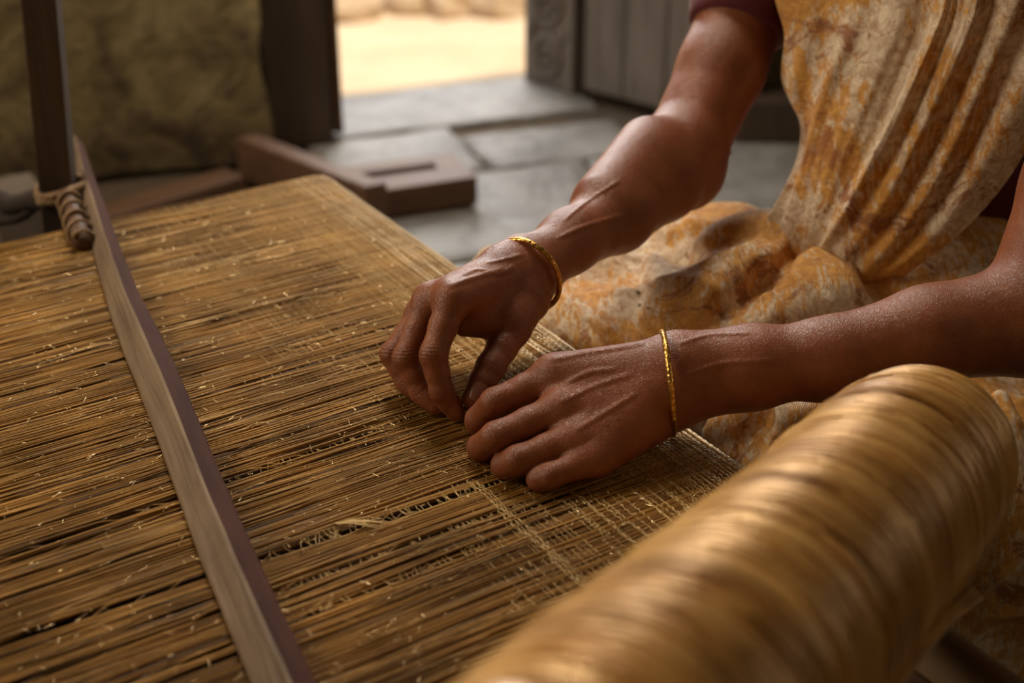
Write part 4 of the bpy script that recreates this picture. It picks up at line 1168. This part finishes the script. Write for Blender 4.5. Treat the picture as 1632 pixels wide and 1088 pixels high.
def sdf_sk(p, rad):
    if rad > 5:
        d = None
        for q_ in sk_ + rid: x = cone(p, q_); d = x if d is None else np.minimum(d, x)
        return d - .012
    d = chain_eval(p, sk_, .045, rad + .04)
    d = smin(d, chain_eval(p, rid, .01, rad), .022)
    # folds run across the thighs
    fold = np.sin((p[:, 0] * .6 + p[:, 1] * .9 - p[:, 2] * .5) * 55 + 3.5 * n3(p, 14, 1.0))
    d = d + .0065 * np.abs(fold) ** 1.5 * np.clip(n3(p, 11, 2.0) + .6, 0, 1) + .006 * n3(p, 24, .5) + .0022 * n3(p, 62, 1.5)
    d = d - .007 * (1 - np.abs(n3(p, 17, 4.2))) ** 7 * 1.0 - .004 * (1 - np.abs(n3(p, 37, 1.2))) ** 8
    for a, b, w_ in vall:
        x = cone(p, (a, b, 0., 0.)); d = d + .020 * np.exp(-(x / w_) ** 2)
    d = np.maximum(d, .004 - p[:, 2])
    return d
lo, hi = bounds(sk_, .15)
v, q = surface_nets(sdf_sk, lo, hi, .004)
skirt = np_mesh('saree_skirt', v, q, SAREE2, person)

# ---- drape across the chest, falling in long pleats
cur = [
 [(1330, -320), (1258, -80), (1250, 60), (1246, 130), (1275, 200), (1262, 275), (1222, 352)],
 [(1390, -320), (1300, -80), (1288, 40), (1262, 150), (1288, 230), (1250, 300), (1212, 372)],
 [(1440, -320), (1345, -80), (1320, 40), (1288, 150), (1284, 250), (1252, 330), (1235, 395)],
 [(1490, -320), (1390, -80), (1360, 30), (1312, 140), (1283, 240), (1260, 330), (1258, 402)],
 [(1530, -320), (1420, -80), (1388, 30), (1342, 130), (1302, 240), (1280, 340), (1278, 408)],
 [(1560, -320), (1460, -80), (1430, 40), (1380, 150), (1335, 250), (1300, 345), (1292, 405)],
 [(1590, -320), (1500, -80), (1472, 30), (1420, 160), (1365, 270), (1322, 352), (1300, 402)],
 [(1620, -320), (1530, -80), (1500, 20), (1448, 140), (1393, 250), (1343, 342), (1308, 398)],
 [(1645, -320), (1552, -80), (1522, 30), (1476, 140), (1424, 250), (1368, 345), (1320, 408)],
 [(1670, -320), (1580, -80), (1546, 30), (1500, 140), (1453, 240), (1398, 340), (1334, 425)],
 [(1700, -320), (1612, -80), (1576, 30), (1530, 140), (1484, 240), (1426, 345), (1350, 437)],
 [(1735, -320), (1650, -80), (1608, 30), (1560, 140), (1510, 250), (1450, 350), (1372, 442)],
 [(1770, -320), (1692, -80), (1642, 40), (1590, 150), (1536, 252), (1474, 352), (1396, 442)],
 [(1810, -320), (1740, -80), (1682, 50), (1622, 162), (1562, 270), (1500, 364), (1422, 436)],
 [(1850, -320), (1790, -80), (1740, 60), (1664, 190), (1602, 292), (1530, 372), (1450, 434)]]
off = [.002, -.006, .003, -.006, .002, -.005, .004, -.011, .004, -.010, .005, -.009, .004, -.009, .006]
dtop = lambda u: 1.31 - .24 * u; dbot = lambda u: 1.245 - .05 * u
def cr_(p0, p1, p2, p3, u): return 0.5 * ((2 * p1) + (p2 - p0) * u + (2 * p0 - 5 * p1 + 4 * p2 - p3) * u * u + (3 * p1 - p0 - 3 * p2 + p3) * u ** 3)
nc = len(cur); G_ = []
for i, c_ in enumerate(cur):
    u = i / (nc - 1); row = []
    for j, (x, y) in enumerate(c_):
        f = j / 6
        d = dtop(u) * (1 - f) + dbot(u) * f - .030 * math.sin(math.pi * u) * math.sin(math.pi * f * .8 + .3) + off[i] * (.6, .7, .75, .8, .75, .55, .2)[j] * ((1, 1, 1, .9, .6, .3, .2)[j] if i < 7 else 1) - (.05, .055, .035, .012, 0, 0, 0)[j]
        row.append(A(P(x, y, d)))
    row.append(A(P(x + 4, y - 3, d + .022))); row.append(A(P(x + 2, y - 22, d + .045)))
    over = -shv * (.11 * (1 - u) - .015)
    bump_ = A(camv - Vector(row[0])); 
    row = [A(shB - front * .10 - UP * .16 + over * 1.1 - shv * .02), A(shB - front * .055 + UP * (.045 + .03 * (1 - u)) + over), A(shB + front * .045 + UP * (.050 + .010 * (1 - u)) + over * 1.2)] + row[1:]
    G_.append(row)
def interp(arr, n):
    arr = np.array(arr); m_ = len(arr); out = []
    for k in range(n + 1):
        x = k / n * (m_ - 1); i = min(int(x), m_ - 2); u = x - i
        out.append(cr_(arr[max(i - 1, 0)], arr[i], arr[i + 1], arr[min(i + 2, m_ - 1)], u))
    return np.array(out)
rows_ = np.array([interp(r_, 130) for r_ in G_])
grid = interp(rows_, 240)                                # 241 x 111 x 3
nu, nv = grid.shape[:2]
flat = grid.reshape(-1, 3).copy()
vd = A(camv) - flat; vd /= np.linalg.norm(vd, axis=1, keepdims=True)
ui = np.repeat(np.arange(nu), nv) / nu; vi = np.tile(np.arange(nv), nu) / nv
flat += vd * (.0018 * np.clip(1.1 - vi * 1.5, 0, 1) * np.sin(ui * 170 + 4 * np.sin(vi * 5)) * np.clip(np.sin(vi * 7 + ui * 9) + .4, 0, 1) + .0025 * n3(flat, 40, .7))[:, None]
# tuck the hem under
idx = np.arange(nu * nv).reshape(nu, nv)
q = np.stack([idx[:-1, :-1], idx[:-1, 1:], idx[1:, 1:], idx[1:, :-1]], -1).reshape(-1, 4)
dr = np_mesh('saree_drape', flat, q, SAREE, person)
s_ = dr.modifiers.new('thickness', 'SOLIDIFY'); s_.thickness = .003; s_.offset = -1

# eyes and lips
EYE = m_simple('eye_white', (.75, .72, .66), .25); PUP = m_simple('dark_iris', (.02, .012, .008), .2); LIP = m_simple('lips', (.30, .07, .05), .5)
def ball(c, r, name, mat, n_=14):
    vs = []; fs = []
    for j in range(n_ + 1):
        for i in range(n_): vs.append(c + Vector((math.sin(math.pi * j / n_) * math.cos(2 * math.pi * i / n_), math.sin(math.pi * j / n_) * math.sin(2 * math.pi * i / n_), math.cos(math.pi * j / n_))) * r)
    for j in range(n_):
        for i in range(n_): fs.append((j * n_ + i, (j + 1) * n_ + i, (j + 1) * n_ + (i + 1) % n_, j * n_ + (i + 1) % n_))
    m = MB(); m.add(vs, fs); return m.build(name, mat, person, True)
for s in (-1, 1):
    ec = head + shv * (s * .0325) + front * .0805 + UP * .016
    ball(ec, .0105, 'eye', EYE); ball(ec + front * .0058 - UP * .0025, .0056, 'iris', PUP)
    m = MB(); m.tube([head + shv * (s * (.016 + .034 * k / 5)) + front * (.091 - .012 * (k / 5) ** 2) + UP * (.042 + .005 * math.sin(k / 5 * 2.6)) for k in range(6)], [.0026, .003, .003, .0028, .002, .001], 6); m.build('eyebrow', HAIR, person, True)
m = MB()
m.tube([head + shv * (-.021 + .042 * k / 6) + front * (.094 - .010 * ((k - 3) / 3) ** 2) - UP * (.0400 + .002 * abs(k - 3) / 3) for k in range(7)], [.001, .0035, .0045, .004, .0045, .0035, .001], 8)
m.tube([head + shv * (-.019 + .038 * k / 6) + front * (.093 - .010 * ((k - 3) / 3) ** 2) - UP * .0500 for k in range(7)], [.001, .004, .0055, .006, .0055, .004, .001], 8)
m.build('lips', LIP, person, True)
# hair
hb_ = [(A(head + UP * .05 - front * .012), A(head + UP * .03 - front * .03), .088, .086), (A(head - front * .04 - UP * .02), A(head - front * .06 - UP * .04), .062, .050), (A(head - front * .125 - UP * .02), A(head - front * .13 - UP * .04), .040, .038)]
def sdf_h(p, rad):
    if rad > 5: return np.minimum(np.minimum(cone(p, hb_[0]), cone(p, hb_[1])), cone(p, hb_[2])) - .01
    d = chain_eval(p, hb_, .03, rad + .03) + .0012 * np.sin(p[:, 2] * 500 + p[:, 0] * 200)
    return np.maximum(d, (p - A(head + front * .035)) @ A((front - UP * .6).normalized()))
lo, hi = bounds(hb_, .12); v, q = surface_nets(sdf_h, lo, hi, .005); np_mesh('hair', v, q, HAIR, person)

print('T', time.time() - T0)
# ---- bangles
def ring(c, n, r, tr, name, label):
    n = n.normalized(); e1 = n.orthogonal().normalized(); e2 = n.cross(e1); m = MB(); N_ = 96
    m.tube([c + (e1 * math.cos(2 * math.pi * i / N_) + e2 * math.sin(2 * math.pi * i / N_)) * r for i in range(N_)], [tr * (1 + .05 * math.sin(i * 2.6)) for i in range(N_)], 12, closed=True)
    return tag(m.build(name, GOLD, None, True), label, 'bangle')
def plane_normal(p, q, r_): return (q - p).cross(r_ - p)
bc_ = P(839, 438, 1.080)
# plane of the far bangle: nearer the camera at its upper right
nA2 = plane_normal(bc_, P(895, 442, 1.062), P(836, 375, 1.062))
ring(bc_, nA2, .0293, .0021, 'gold_bangle', 'thin gold bangle on the far wrist, hanging loose')
bb_ = P(1064, 610, .985)
nB2 = plane_normal(bb_, P(1055, 528, .987), P(1069, 610, .950))
ring(bb_, nB2, .0355, .0021, 'gold_bangle', 'thin gold bangle on the near wrist above the cloth')
# thread pinched between the hands
tp0 = P(742, 650, 1.018); tp1 = P(752, 668, 1.012)
m = MB()
for k in range(5):
    j = Vector((random.gauss(0, .0006), random.gauss(0, .0006), random.gauss(0, .0005)))
    m.tube([P(728, 636, 1.03) + j, tp0 + j * 1.2, tp1 - j, P(762, 690, 1.0) + j * 2], .0006, 5)
tag(m.build('held_thread', GOLD, None, True), 'short golden thread pinched between the two hands', 'thread')
